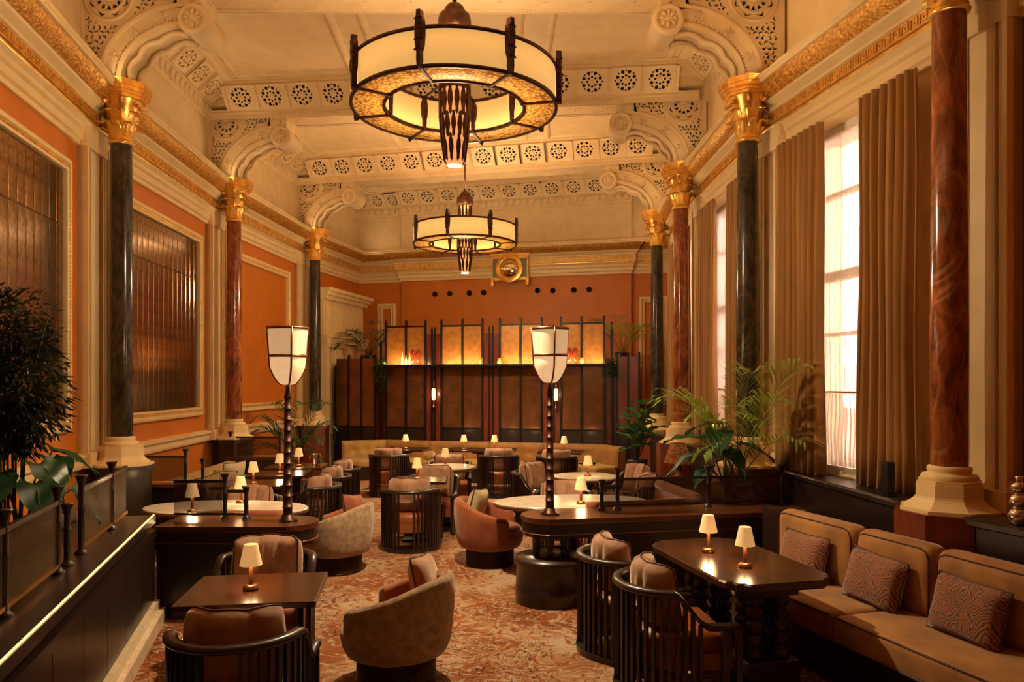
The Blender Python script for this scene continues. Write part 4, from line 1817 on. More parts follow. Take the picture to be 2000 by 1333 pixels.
def make_chair():
    r = thing('barrel_chair', 'x', 'chair')
    mb = MB()
    P = []
    for i in range(61):
        t = i / 60
        p, o = horseshoe(t)
        P.append((p + UP * rail_z(t), o, UP))
    mb.sweep([(-.028, -.02), (.02, -.02), (.026, -.008), (.02, .012), (-.02, .016), (-.03, 0)], P, True, True, True)
    mb.obj('top_rail', 'chair_wood', r)
    mb = MB()
    mb.sweep([(-.02, .0), (.02, .0), (.022, .04), (-.02, .045)], [(horseshoe(i / 40)[0] + UP * .0, horseshoe(i / 40)[1], UP) for i in range(41)], True, True)
    mb.obj('bottom_hoop', 'chair_wood', r)
    sl = {}

    def slat(t, w=.019):
        p, o = horseshoe(t)
        zt = round(rail_z(t) - .015, 2)
        if (zt, w) not in sl:
            m = MB()
            m.box(-w / 2, w / 2, -.013, .013, .03, zt)
            sl[(zt, w)] = m.mesh('slat', 'chair_wood')
        link('slat', sl[(zt, w)], r, loc=(p.x, p.y, 0), rot=(0, 0, atan2(o.y, o.x) + pi / 2))
    n = 36
    for i in range(n + 1):
        t = i / n
        if abs(t - .5) < .032:
            continue
        if .02 < min(t, 1 - t) < .13:
            continue
        slat(t, .034 if abs(abs(t - .5) - .043) < .012 or t in (0, 1) else .019)
    for s in (-1, 1):
        m = MB()
        m.box(s * .285 - .02, s * .285 + .02, .20, .24, 0, .45)
        m.obj('front_leg', 'chair_wood', r)
    mb = MB()
    poly = [(.27, .27), (.27, 0)] + [(.27 * cos(a), -.01 - .27 * sin(a)) for a in [pi * q / 12 for q in range(13)]] + [(-.27, 0), (-.27, .27)]
    mb.prism(poly, .21, .30)
    ap = mb.obj('apron', 'leather', r)
    nb = MB()
    for q in range(24):
        x = -.26 + q * .52 / 23
        nb.add([(x - .006, .27, .215), (x + .006, .27, .215), (x + .006, .27, .227), (x - .006, .27, .227), (x, .277, .221)], [(0, 1, 4), (1, 2, 4), (2, 3, 4), (3, 0, 4)])
    nb.obj('nailheads', 'brass', ap)['kind'] = 'stuff'
    m = MB()
    pl = [(x * 1.0, y) for x, y in poly]
    k = len(pl)
    vs = []
    for sc, z in ((.96, .295), (1.0, .32), (1.0, .37), (.95, .40), (.6, .415)):
        vs += [(x * sc, y * sc, z) for x, y in pl]
    m.add(vs, [(j * k + i, j * k + (i + 1) % k, (j + 1) * k + (i + 1) % k, (j + 1) * k + i) for j in range(4) for i in range(k)] + [tuple(range(4 * k, 5 * k))], True)
    m.obj('seat_cushion', 'leather', r)
    piped(curved_pillow(.50, .37, .17, .235), 'back_cushion', 'velvet', r, loc=(0, -.11, .40))
    return r


# ---------------------------------------------------------------- tub chair (front = +y)
def make_tub(outer, inner, label):
    r = thing('tub_chair', label, 'armchair')
    n = 44
    a0, a1 = radians(52), radians(360 - 52)         # angle from +y around the back
    mb = MB()
    mi = MB()
    rows_o, rows_i = [], []
    for i in range(n + 1):
        s = i / n
        a = a0 + (a1 - a0) * s
        e = min(s, 1 - s) / .16
        edge = min(1, e)
        rise = (sin(pi * s)) ** 1.3
        zt = .49 + .17 * rise
        sq = 1 + .03 * cos(4 * a)
        d = Vector((sin(a), cos(a), 0))
        tk = .075
        ro = .345 * sq
        po = [(.20, .165), (.255, .17), (.30, .19), (.325, .24), (.338, .32), (ro, .45), (ro, zt - .03), (ro - .015, zt - .006), (ro - tk * .5, zt)]
        pi_ = [(ro - tk * .5, zt), (ro - tk * .85, zt - .008), (ro - tk, zt - .035), (ro - tk - .005, .34)]
        rows_o.append([d * p + UP * z for p, z in po])
        rows_i.append([d * p + UP * z for p, z in pi_])
    ko, ki = len(rows_o[0]), len(rows_i[0])
    mb.add([v for rw in rows_o for v in rw], [(i * ko + j, i * ko + j + 1, (i + 1) * ko + j + 1, (i + 1) * ko + j) for i in range(n) for j in range(ko - 1)], True)
    # rounded front ends of the arms
    for rw, rv in ((rows_o[0], rows_i[0]), (rows_o[-1], rows_i[-1])):
        loopv = rw[2:] + rv[1:]
        cx = sum((v for v in loopv), Vector()) / len(loopv)
        t = Vector((-cx.x, cx.y, 0)).normalized()
        fwd = Vector((0, 1, 0))
        l2 = [cx + (v - cx) * .8 + fwd * .022 for v in loopv]
        m = len(loopv)
        mb.add(loopv + l2, [(k, (k + 1) % m, m + (k + 1) % m, m + k) for k in range(m)] + [tuple(range(m, 2 * m))], True)
    # front skirt below the seat
    fr, fl = rows_o[0], rows_o[-1]
    q = 10
    rows = []
    for k in range(q + 1):
        a = -a0 + 2 * a0 * k / q
        d = Vector((sin(a), cos(a), 0))
        rows.append([d * p + UP * z for p, z in ((.20, .165), (.255, .17), (.30, .19), (.325, .24), (.335, .30), (.33, .335), (.30, .345))])
    m = len(rows[0])
    mb.add([v for rw in rows for v in rw], [(i * m + j, i * m + j + 1, (i + 1) * m + j + 1, (i + 1) * m + j) for i in range(q) for j in range(m - 1)], True)
    mb.lathe([(.0, .165), (.21, .165)], 24)
    mb.obj('shell', outer, r)
    mi.add([v for rw in rows_i for v in rw], [(i * ki + j, i * ki + j + 1, (i + 1) * ki + j + 1, (i + 1) * ki + j) for i in range(n) for j in range(ki - 1)], True)
    mi.obj('inner_back', inner, r)
    sc = MB()
    vs = [(.29, .30), (.305, .335), (.30, .375), (.27, .395), (.15, .405), (0, .407)]
    sc.lathe(vs, 30)
    sc.obj('seat_cushion', inner, r)
    bs = MB()
    prof = [(.23, 0)]
    for k in range(9):
        z = .005 + k * .018
        prof += [(.235, z), (.24, z + .006), (.235, z + .013), (.228, z + .016)]
    prof += [(.22, .17)]
    bs.lathe(prof, 36)
    bs.obj('ribbed_base', 'bronze_dark', r)
    return r


# ---------------------------------------------------------------- table lamp
def make_lamp():
    r = thing('table_lamp', 'x', 'lamp')
    mb = MB()
    mb.lathe([(.040, 0), (.042, .006), (.042, .014), (.036, .018), (.036, .024), (.016, .028)], 20)
    mb.obj('base', 'lamp_metal', r)
    mb = MB()
    mb.lathe([(.012, .026), (.012, .13), (.008, .135), (.008, .2)], 12)
    mb.obj('stem', 'lamp_metal', r)
    mb = MB()
    n = 36
    vs = []
    for z, rr in ((.132, .058), (.145, .0555), (.20, .0435), (.238, .036), (.243, .0345)):
        for i in range(n):
            a = 2 * pi * i / n
            k = 1 + (.022 if i % 2 else -.012)
            vs.append((rr * k * cos(a), rr * k * sin(a), z))
    mb.add(vs, [(j * n + i, j * n + (i + 1) % n, (j + 1) * n + (i + 1) % n, (j + 1) * n + i) for j in range(4) for i in range(n)], True)
    mb.lathe([(.0345, .243), (.0, .245)], 18)
    mb.obj('shade', 'shade', r)
    ld = bpy.data.lights.new('lamp_bulb', 'POINT')
    ld.energy = W_TABLE
    ld.color = (1, .62, .30)
    ld.shadow_soft_size = .03
    ld.specular_factor = .02
    link('lamp_bulb', ld, r, loc=(0, 0, .118))
    return r


# ---------------------------------------------------------------- tables (top at .69)
HT = .69


def bobbin(mb, x, y, z0, z1, r=.042, k=5):
    prof = [(r * .7, z0)]
    h = (z1 - z0) / k
    for q in range(k):
        z = z0 + q * h
        prof += [(r * .72, z + .006), (r, z + h * .25), (r, z + h * .75), (r * .72, z + h - .006)]
    prof += [(r * .7, z1)]
    mb.lathe(prof, 12, (x, y, 0))


def square_table(label, loc, rz, w, d, group=None, top='table_wood'):
    r = thing('dining_table', label, 'table', loc, rz, group)
    mb = MB()
    mb.box(-w / 2, w / 2, -d / 2, d / 2, HT - .035, HT, .008)
    mb.obj('table_top', top, r)
    mb = MB()
    mb.box(-.05, .05, -.05, .05, .03, HT - .07)
    mb.obj('pedestal', 'chair_wood', r)
    mb = MB()
    mb.box(-.12, .12, -.12, .12, HT - .07, HT - .036)
    mb.obj('mounting_plate', 'chair_wood', r)
    mb = MB()
    mb.box(-.2, .2, -.2, .2, 0, .03, .006)
    mb.obj('foot_plate', 'chair_wood', r)
    return r


def oval_table(label, loc, rz, a, b, group=None):
    r = thing('marble_table', label, 'table', loc, rz, group)
    mb = MB()
    n = 48
    prof = [(1.0, HT - .012), (1.0, HT - .004), (.992, HT)]
    vs = [(a * s * cos(2 * pi * i / n), b * s * sin(2 * pi * i / n), z) for s, z in prof for i in range(n)]
    mb.add(vs, [(j * n + i, j * n + (i + 1) % n, (j + 1) * n + (i + 1) % n, (j + 1) * n + i) for j in range(2) for i in range(n)] + [tuple(range(2 * n, 3 * n))], False)
    mb.obj('marble_top', 'marble_top', r)
    mb = MB()
    prof = [(.90, HT - .05), (.985, HT - .045), (1.005, HT - .03), (1.0, HT - .012), (.9, HT - .012)]
    vs = [(a * s * cos(2 * pi * i / n), b * s * sin(2 * pi * i / n), z) for s, z in prof for i in range(n)]
    mb.add(vs, [(j * n + i, j * n + (i + 1) % n, (j + 1) * n + (i + 1) % n, (j + 1) * n + i) for j in range(4) for i in range(n)] + [tuple(range(n))[::-1]], True)
    mb.obj('wooden_rim', 'midwood', r)
    mb = MB()
    mb.lathe([(.22, 0), (.22, .03), (.09, .06), (.07, .12), (.07, .5), (.12, HT - .06), (.14, HT - .05)], 20)
    mb.obj('pedestal', 'chair_wood', r)
    return r


def place(proto, used, loc, rz, label, group):
    if not used:
        o = proto
        used.append(1)
    else:
        o = copy_tree(proto)
    o.location = loc
    o.rotation_euler = (0, 0, rz)
    o['label'] = label
    o['group'] = group
    return o


FZ = .15


def G(x, y, h=0.0):
    return Vector((x, y, FZ + h))


def facing(dx, dy):
    """rotation that turns local +y to (dx, dy)"""
    return atan2(dy, dx) - pi / 2


chair0, uc = make_chair(), []
GC = 'slatted barrel chairs'


def chair(x, y, dx, dy, label):
    return place(chair0, uc, G(x, y), facing(dx, dy), label, GC)


lamp0, ul = make_lamp(), []


def tlamp(x, y, label, h=HT):
    return place(lamp0, ul, G(x, y, h + .001), random.uniform(0, 6), label, 'small cordless table lamps')


# ---------------- near left: square table
square_table('square polished brown table with one lit lamp, nearest the dark partition', G(-1.385, 4.02), radians(8), .70, .60)
tlamp(-1.40, 3.98, 'lit pleated lamp on the square brown table')
chair(-1.29, 3.52, -.08, 1, 'dark slatted barrel chair with its back turned, tucked under the square brown table')
chair(-1.62, 4.86, .06, -1, 'barrel chair with tufted pink-brown back cushion facing out behind the square brown table')
tub1 = make_tub('chenille', 'rust_velvet', 'taupe chenille tub chair beside the square brown table')
tub1.location, tub1.rotation_euler.z = G(-.70, 4.50), facing(-1, .22)
tub2 = copy_tree(tub1)
tub2['label'] = 'taupe chenille tub chair at the end of the partition with one floor lamp'
tub2.location, tub2.rotation_euler.z = G(-1.68, 7.12), facing(-1, .05)
tub3 = make_tub('rust_velvet', 'rust_velvet', 'rust velvet tub chair beside the long oval marble table')
tub3.location, tub3.rotation_euler.z = G(-.22, 7.38), facing(1, -.12)
for t in (tub1, tub2, tub3):
    t['group'] = 'tub chairs'


def cushion(x, y, h, dx, dy, label, w, hh, t, m, tilt=0, roll=0, tufts=(), mp='piping'):
    r = piped(pillow(w, hh, t, tufts=tufts), 'cushion', m, None, mp)
    r.location = G(x, y, h)
    r.rotation_euler = (tilt, roll, facing(dx, dy))
    return tag(r, label, 'cushion')


cushion(-.50, 4.56, .40, -1, .22, 'tan and cream cushion standing in the near taupe tub chair', .36, .34, .13, 'velvet', radians(-14), radians(6))
cushion(-1.50, 7.18, .40, -1, .3, 'tan cushion leaning in the far taupe tub chair', .36, .32, .13, 'rust_velvet', radians(-14), radians(8))
cushion(-.40, 7.36, .40, 1, -.3, 'pale gathered cushion leaning in the rust tub chair', .40, .36, .15, 'pale_linen', radians(-14), radians(-6), tufts=((0, 0),))

# ---------------- right front: notched table on bobbin pedestals
tb = thing('notched_table', 'long dark wooden table with notched corners and two lit lamps', 'table', G(1.40, 4.70), radians(-13) * -1)
mb = MB()
hw, hl, c1 = .345, .60, .085


def notched(hw, hl):
    q = []
    for sx, sy in ((1, 1), (-1, 1), (-1, -1), (1, -1)):
        cor = [(sx * hw, sy * (hl - .15)), (sx * (hw - .015), sy * (hl - .10)), (sx * (hw - .05), sy * (hl - .085)), (sx * (hw - .055), sy * (hl - .045)), (sx * (hw - .09), sy * (hl - .035)), (sx * (hw - .11), sy * hl)]
        if sx * sy < 0:
            cor = cor[::-1]
        q += cor
    return q


n_ = notched(hw, hl)
ct = [notched(hw - .012, hl - .012), notched(hw, hl), notched(hw, hl), notched(hw - .008, hl - .008)]
zz = [HT - .05, HT - .04, HT - .010, HT]
k = len(n_)
mb.add([(x, y, z) for lp, z in zip(ct, zz) for x, y in lp], [(j * k + i, j * k + (i + 1) % k, (j + 1) * k + (i + 1) % k, (j + 1) * k + i) for j in range(3) for i in range(k)] + [tuple(range(3 * k, 4 * k)), tuple(range(k))[::-1]])
mb.obj('table_top', 'table_wood', tb)
for yy in (-.33, .33):
    pd = MB()
    pd.box(-.19, .19, yy - .15, yy + .15, 0, .05, .006)
    pd.box(-.17, .17, yy - .13, yy + .13, .05, .20, .008)
    p_ = pd.obj('pedestal', 'chair_wood', tb)
    pd = MB()
    pd.box(-.16, .16, yy - .12, yy + .12, HT - .12, HT - .05)
    pd.obj('pedestal_head', 'chair_wood', tb)
    for sx in (-1, 1):
        for sy in (-1, 1):
            bb = MB()
            bobbin(bb, sx * .085, yy + sy * .06, .19, HT - .11, .05)
            bb.obj('bobbin_column', 'chair_wood', p_)
tlamp(1.285, 4.86, 'lit pleated lamp on the notched table, the one nearer the partition')
tlamp(1.40, 4.46, 'lit pleated lamp on the notched table, the one farther from the partition')
chair(.93, 4.36, 1, .10, 'dark slatted barrel chair at the notched table, the one farther from the drum')
chair(.77, 5.02, 1, .18, 'dark slatted barrel chair at the notched table, the one beside the drum')

# ---------------- right: velvet sofa against the ledge
ax = Vector((.295, -.955, 0)).normalized()            # along the sofa, towards the camera
so = Vector((1.40, 5.98, FZ))
sofa = thing('velvet_sofa', 'long gold-brown velvet sofa against the window ledge', 'sofa', so, atan2(ax.y, ax.x))
# local: x along towards the camera, y to the window (local +y = rotate ax by +90)
SD = .52
mb = MB()
mb.box(.06, 4.2, .06, SD + .18, 0, .26)
mb.obj('plinth', 'chair_wood', sofa)
cuts = [.06, .85, 1.66, 3.1, 4.2]
for a, b_ in zip(cuts, cuts[1:]):
    sc = rbox(a + .004, b_ - .004, 0, SD + .02, .25, .43, .045).obj('seat_cushion', 'gold_velvet', sofa)
    pm = MB()
    for z in (.27, .415):
        pm.tube([(a + .03, .008, z), (b_ - .03, .008, z)], .006, 6)
    pm.obj('piping', 'piping', sc)
bc = [.50, 1.30, 1.92, 2.62, 3.4, 4.2]
for a, b_ in zip(bc, bc[1:]):
    o = rbox(a + .006, b_ - .006, SD - .05, SD + .13, .40, .85, .075, 4).obj('back_cushion', 'gold_velvet', sofa)
    pm = MB()
    y = SD - .035
    z1, rr = .825, .06
    pm.tube([(a + .03, y, .45), (a + .03, y, z1 - rr), (a + .03 + rr * .3, y, z1 - rr * .3), (a + .03 + rr, y, z1), (b_ - .03 - rr, y, z1), (b_ - .03 - rr * .3, y, z1 - rr * .3), (b_ - .03, y, z1 - rr), (b_ - .03, y, .45)], .005, 6)
    pm.obj('piping', 'piping', o)
mb = MB()
mb.box(.10, 4.2, SD + .13, SD + .19, 0, .80)
mb.obj('back_board', 'chair_wood', sofa)
for d, lab, tl in ((.91, 'rust tiger-striped cushion on the velvet sofa, beside the notched table', 0), (1.56, 'rust tiger-striped cushion on the velvet sofa, between the other two', .06), (2.22, 'gold-edged tiger-striped cushion on the velvet sofa, under the red column', .04)):
    p = so + ax * d + Vector((-ax.y, ax.x, 0)) * (SD - .16)
    c = piped(pillow(.44, .32, .13, p=5), 'cushion', 'zebra', None, 'piping')
    c.location = (p.x, p.y, FZ + .425)
    c.rotation_euler = (radians(-14), tl, atan2(ax.y, ax.x))
    tag(c, lab, 'cushion', 'tiger-striped cushions on the velvet sofa')

# ---------------- middle of the room
square_table('small square table between two facing barrel chairs in mid-room', G(-1.05, 8.58), .05, .60, .55)
tlamp(-1.09, 8.52, 'lit pleated lamp between the two facing barrel chairs in mid-room')
chair(-1.107, 8.12, .02, 1, 'dark slatted barrel chair alone on the carpet with its slatted back showing')
chair(-.96, 9.08, -.15, -1, 'barrel chair with pink-brown tufted cushion facing out in mid-room')
oval_table('small round white marble table in mid-room', G(-.86, 9.85), 0, .37, .37)
tlamp(-.88, 9.8, 'lit pleated lamp on the small round marble table in mid-room')
chair(-.90, 10.62, .05, -1, 'barrel chair facing out behind the small round marble table')
oval_table('long oval marble table behind the right partition', G(.55, 6.98), radians(6), .72, .40)
tlamp(.63, 6.78, 'lit pleated lamp on the long oval marble table by the right partition')
chair(.53, 7.72, 0, -1, 'barrel chair with pink-brown cushion facing out over the long oval marble table')
oval_table('round marble table near the window-side chairs', G(.88, 8.85), 0, .38, .38)
tlamp(.90, 8.8, 'lit pleated lamp on the round marble table near the window-side chairs')
chair(.33, 9.55, .9, -.7, 'barrel chair with pale cushion at the round marble table, on the carpet side')
chair(1.50, 9.35, -1, -.4, 'barrel chair by the fig tree at the round marble table')
chair(1.42, 8.45, -1, .25, 'barrel chair by the leather bench at the round marble table')
# back row by the long banquette
square_table('dark table by the left end of the banquette', G(-1.80, 12.52), -.1, .70, .55)
tlamp(-1.78, 12.42, 'lit pleated lamp by the left end of the banquette')
chair(-1.97, 11.92, .05, 1, 'dark slatted barrel chair at the left end of the banquette')
square_table('long dark table with two lamps at the middle of the banquette', G(-.52, 12.4), -.15, 1.15, .55)
tlamp(-.80, 12.32, 'lit pleated lamp on the long dark table, on the side of the mustard bolster')
tlamp(-.29, 12.28, 'lit pleated lamp on the long dark table, above the chair with its back turned')
chair(-.21, 11.84, .0, 1, 'dark slatted barrel chair with its back turned at the long dark table')
square_table('dark table before the right half of the banquette', G(.80, 12.1), -.2, .70, .55)
tlamp(.84, 11.98, 'lit pleated lamp before the right half of the banquette')
chair(.70, 11.62, .1, 1, 'dark slatted barrel chair at the right half of the banquette')
# left row
for y, t in ((8.22, 'nearest the left partition'), (9.12, 'in the middle of the row by the mirror wall'), (9.95, 'by the ice bucket')):
    square_table('dark wooden table with one lamp ' + t, G(-2.88, y), .08, .74, .60)
tlamp(-2.83, 8.12, 'lit pleated lamp on the mirror-side table nearest the left partition')
tlamp(-2.83, 9.05, 'lit pleated lamp on the middle table by the mirror wall')
tlamp(-2.83, 9.85, 'lit pleated lamp on the table with the ice bucket')
chair(-2.26, 8.35, -1, .1, 'slatted barrel chair with pale cushion beside the rust-lined tub chair')
chair(-2.33, 9.2, -1, .1, 'slatted barrel chair with pale cushion, middle of the mirror-side row')
chair(-2.38, 10.0, -1, .1, 'slatted barrel chair with pale cushion, last of the mirror-side row')
oval_table('long oval marble table behind the left partition', G(-2.55, 6.62), radians(-4), .74, .40)
tlamp(-2.74, 6.36, 'lit pleated lamp on the left oval marble table, behind the smoked glass')
tlamp(-2.50, 6.84, 'lit pleated lamp on the left oval marble table, behind the two short posts')
chair(-2.62, 7.36, .05, -1, 'barrel chair with burgundy-brown cushion facing out over the left oval marble table')

# chrome ice bucket
b = thing('ice_bucket', 'shiny chrome ice bucket on the last mirror-side table', 'bucket', G(-2.66, 10.08, HT + .001))
mb = MB()
mb.lathe([(.05, 0), (.055, .01), (.065, .13), (.07, .14), (.07, .145), (.06, .145), (.055, .02), (0, .015)], 20)
mb.obj('bowl', 'chrome', b)
for s in (-1, 1):
    mb = MB()
    mb.tube([(s * .064, 0, .10), (s * .085, 0, .105), (s * .085, 0, .08), (s * .062, 0, .075)], .005, 6)
    mb.obj('handle', 'chrome', b)
# ================================================================== PARTITIONS
M['smoked'] = through_mat('smoked_mesh_glass', srgb(84, 62, 38), .45, .4)
M['smoked'].node_tree.nodes['Principled BSDF'].inputs['Specular IOR Level'].default_value = .15
M['planter_brass'] = mat('antique_brass_sheet', srgb(150, 110, 44), .35, .8, col2=srgb(96, 66, 24), nscale=7)
M['led'] = mat('led_strip', srgb(255, 210, 130), .4, emit=.9, ecol=(1, .60, .20, 1))
M['inlay'] = mat('brass_inlay', srgb(170, 104, 50), .35, .8)


def make_post(h):
    mb = MB()
    mb.lathe([(.036, 0), (.036, .012), (.022, .022), (.017, .04), (.017, h * .55), (.020, h * .56), (.020, h * .60), (.017, h * .61), (.017, h - .10), (.015, h - .07), (.024, h - .025), (.034, h - .006), (.034, h), (.0, h)], 14)
    return mb.mesh('post', 'chair_wood')


post_tall, post_short = make_post(.36), make_post(.26)
LH = .71        # height of the booth partitions


def ledge_outline(x1, hw, n=12):
    """D-shaped plan: round end at x<0, straight to x1"""
    return [(x1, -hw), (x1, hw)] + [(hw * cos(a), hw * sin(a)) for a in [pi / 2 + pi * q / n for q in range(n + 1)]]


def partition_body(root, x1, hw):
    for z0, z1, g, m, nm in ((LH - .035, LH, .012, 'midwood', 'ledge_top'), (LH - .135, LH - .035, 0, 'chair_wood', 'fascia'), (LH - .16, LH - .135, -.012, 'chair_wood', 'lower_moulding')):
        mb = MB()
        mb.prism(ledge_outline(x1, hw + g), z0, z1)
        mb.obj(nm, m, root)
    for z in (LH - .128, LH - .038):
        mb = MB()
        pl = ledge_outline(x1, hw + .004)[1:]
        pl = [(x1, hw + .004)] + pl[1:] + [(x1, -hw - .004)]
        mb.tube([(x, y, z) for x, y in pl], .004, 5)
        mb.obj('brass_inlay', 'inlay', root)


# ---- left booth partition: runs from the floor lamp towards the mirror wall
pl_ = thing('booth_partition', 'low dark wooden booth partition with rounded end under the floor lamp, mirror side', 'partition', G(-1.77, 5.85), pi)
partition_body(pl_, .94, .23)
mb = MB()
mb.box(.10, .94, -.19, .19, .06, LH - .16)
mb.obj('panelled_body', 'darkwood', pl_)
mb = MB()
mb.box(.08, .94, -.21, .21, 0, .06)
mb.obj('skirting', 'chair_wood', pl_)
# (local x runs to the mirror side, y towards the camera)
for x, h in ((.53, post_tall), (.36, post_short)):
    link('post', h, pl_, loc=(x, -.10, LH))
for (xa, xb, z1, nm) in ((.36, .53, .22, 'small_rail'), (.53, .94, .30, 'glass_rail')):
    mb = MB()
    mb.box(xa, xb, -.108, -.092, LH + z1 - .012, LH + z1 + .012)
    mb.box(xa, xb, -.108, -.092, LH + .03, LH + .045)
    mb.obj(nm, 'chair_wood', pl_)
mb = MB()
mb.box(.55, .94, -.102, -.098, LH + .045, LH + .29)
mb.obj('glass_panel', 'smoked', pl_)

# ---- right booth partition, with the drum under its end
rr_ = atan2(.177, .984)
pr_ = thing('booth_partition', 'long low dark wooden partition with glass panels between posts, window side', 'partition', G(.314, 6.147), rr_)
partition_body(pr_, 2.24, .23)
mb = MB()
mb.box(.40, 2.24, -.19, .19, .06, LH - .16)
mb.obj('panelled_body', 'darkwood', pr_)
mb = MB()
mb.box(.38, 2.24, -.21, .21, 0, .06)
mb.obj('skirting', 'chair_wood', pr_)
mb = MB()
mb.lathe([(.285, 0), (.285, .08), (.295, .10), (.285, .12), (.275, .30), (.29, .32), (.295, .345), (.28, .37), (.12, .385), (0, .39)], 36)
mb.obj('drum', 'chair_wood', pr_)
for q in range(6):
    a = q * pi / 3 + .3
    bb = MB()
    bobbin(bb, .13 * cos(a), .13 * sin(a), .38, LH - .155, .028, 3)
    bb.obj('bobbin_column', 'chair_wood', pr_)


def px_on_partition(px, yl):
    """local x on the right partition seen at pixel column px for local depth yl"""
    e, n = Vector((cos(rr_), sin(rr_), 0)), Vector((-sin(rr_), cos(rr_), 0))
    a = Vector((.314, 6.147, 0)) + n * yl
    k = (px - HX) / F
    return (k * a.y - a.x) / (e.x - k * e.y)


PX = [px_on_partition(p, .12) for p in (1175, 1206, 1382, 1527, 1553)]
for x, h in zip(PX, (post_short, post_tall, post_tall, post_tall, post_short)):
    link('post', h, pr_, loc=(x, .12, LH))
for (xa, xb, z1, m) in ((PX[0], PX[1], .20, 'smoked'), (PX[1], PX[2], .26, 'smoked'), (PX[2], PX[3], .26, 'smoked'), (PX[3], PX[4], .20, 'smoked')):
    mb = MB()
    mb.box(xa, xb, .112, .128, LH + z1 - .012, LH + z1 + .012)
    mb.obj('glass_rail', 'chair_wood', pr_)
    mb = MB()
    mb.box(xa, xb, .112, .128, LH + .03, LH + .045)
    mb.obj('bottom_rail', 'chair_wood', pr_)
    mb = MB()
    mb.box(xa + .016, xb - .016, .118, .122, LH + .045, LH + z1 - .012)
    mb.obj('glass_panel', m, pr_)

# ---- leather booth bench behind the right partition
bn = thing('leather_bench', 'curved tan leather booth bench behind the right partition', 'bench', G(.66, 6.55))
e, n = Vector((cos(rr_), sin(rr_), 0)), Vector((-sin(rr_), cos(rr_), 0))
st = Vector((.66, 6.52, 0)) - Vector((.66, 6.55, 0))
P = []
for q in range(6):
    P.append((st + e * (.78 * q / 5), n, UP))
cc = st + e * .78 + n * .42
for q in range(1, 9):
    a = (pi / 2) * q / 8
    o = cc - n * (.42 * cos(a)) + e * (.42 * sin(a))
    P.append((o, (n * cos(a) - e * sin(a)), UP))
for q in range(1, 5):
    P.append((cc + e * .42 + n * (.9 * q / 4), -e, UP))
mb = MB()
mb.sweep([(-.03, .10), (.07, .10), (.09, .40), (.06, .68), (-.03, .68)], P, True, True, True)
mb.obj('back', 'leather', bn)
mb = MB()
mb.tube([o + UP * .70 + a * .02 for o, a, u in P], .052, 12)
mb.obj('top_roll', 'rust_velvet', bn)
mb = MB()
mb.sweep([(.07, .30), (.36, .30), (.385, .33), (.385, .39), (.36, .42), (.07, .43)], P, True, True, True)
mb.obj('seat', 'leather', bn)
mb = MB()
mb.sweep([(.0, 0), (.34, 0), (.34, .30), (.0, .30)], P, True, True)
mb.obj('plinth', 'chair_wood', bn)
# bench behind the left partition
bn2 = thing('leather_bench', 'straight tan leather booth bench behind the left partition', 'bench', G(-1.95, 6.14))
P = [(Vector((-.70 * q / 3, 0, 0)), Vector((0, 1, 0)), UP) for q in range(4)]
mb = MB()
mb.sweep([(-.03, .10), (.05, .10), (.06, .40), (.04, .66), (-.03, .66)], P, True, True, True)
mb.obj('back', 'leather', bn2)
mb = MB()
mb.tube([Vector((.04, .02, .69))] + [o + UP * .69 + a * .02 for o, a, u in P], .052, 12)
mb.obj('top_roll', 'rust_velvet', bn2)
mb = MB()
mb.sweep([(.05, .30), (.30, .30), (.32, .33), (.32, .39), (.30, .42), (.05, .43)], P, True, True, True)
mb.obj('seat', 'leather', bn2)
mb = MB()
mb.sweep([(.0, 0), (.28, 0), (.28, .30), (.0, .30)], P, True, True)
mb.obj('plinth', 'chair_wood', bn2)

# ---- floor lamps standing on the partitions
M['alabaster'] = None


def alabaster(e):
    m, nt, b = newmat('alabaster')
    L = nt.links
    tc = nt.nodes.new('ShaderNodeTexCoord')
    nz = nt.nodes.new('ShaderNodeTexNoise')
    nz.inputs['Scale'].default_value = 9
    nz.inputs['Detail'].default_value = 6
    nz.inputs['Distortion'].default_value = 1.5
    L.new(tc.outputs['Object'], nz.inputs['Vector'])
    r = nt.nodes.new('ShaderNodeValToRGB')
    el = r.color_ramp.elements
    el[0].position, el[1].position = .3, .7
    el[0].color, el[1].color = (1, .56, .24, 1), (1, .70, .38, 1)
    L.new(nz.outputs['Fac'], r.inputs['Fac'])
    L.new(r.outputs['Color'], b.inputs['Emission Color'])
    b.inputs['Emission Strength'].default_value = e
    b.inputs['Base Color'].default_value = srgb(222, 196, 160)
    b.inputs['Roughness'].default_value = .35
    return m


M['alabaster'] = alabaster(.18)
M['alabaster_low'] = alabaster(.26)


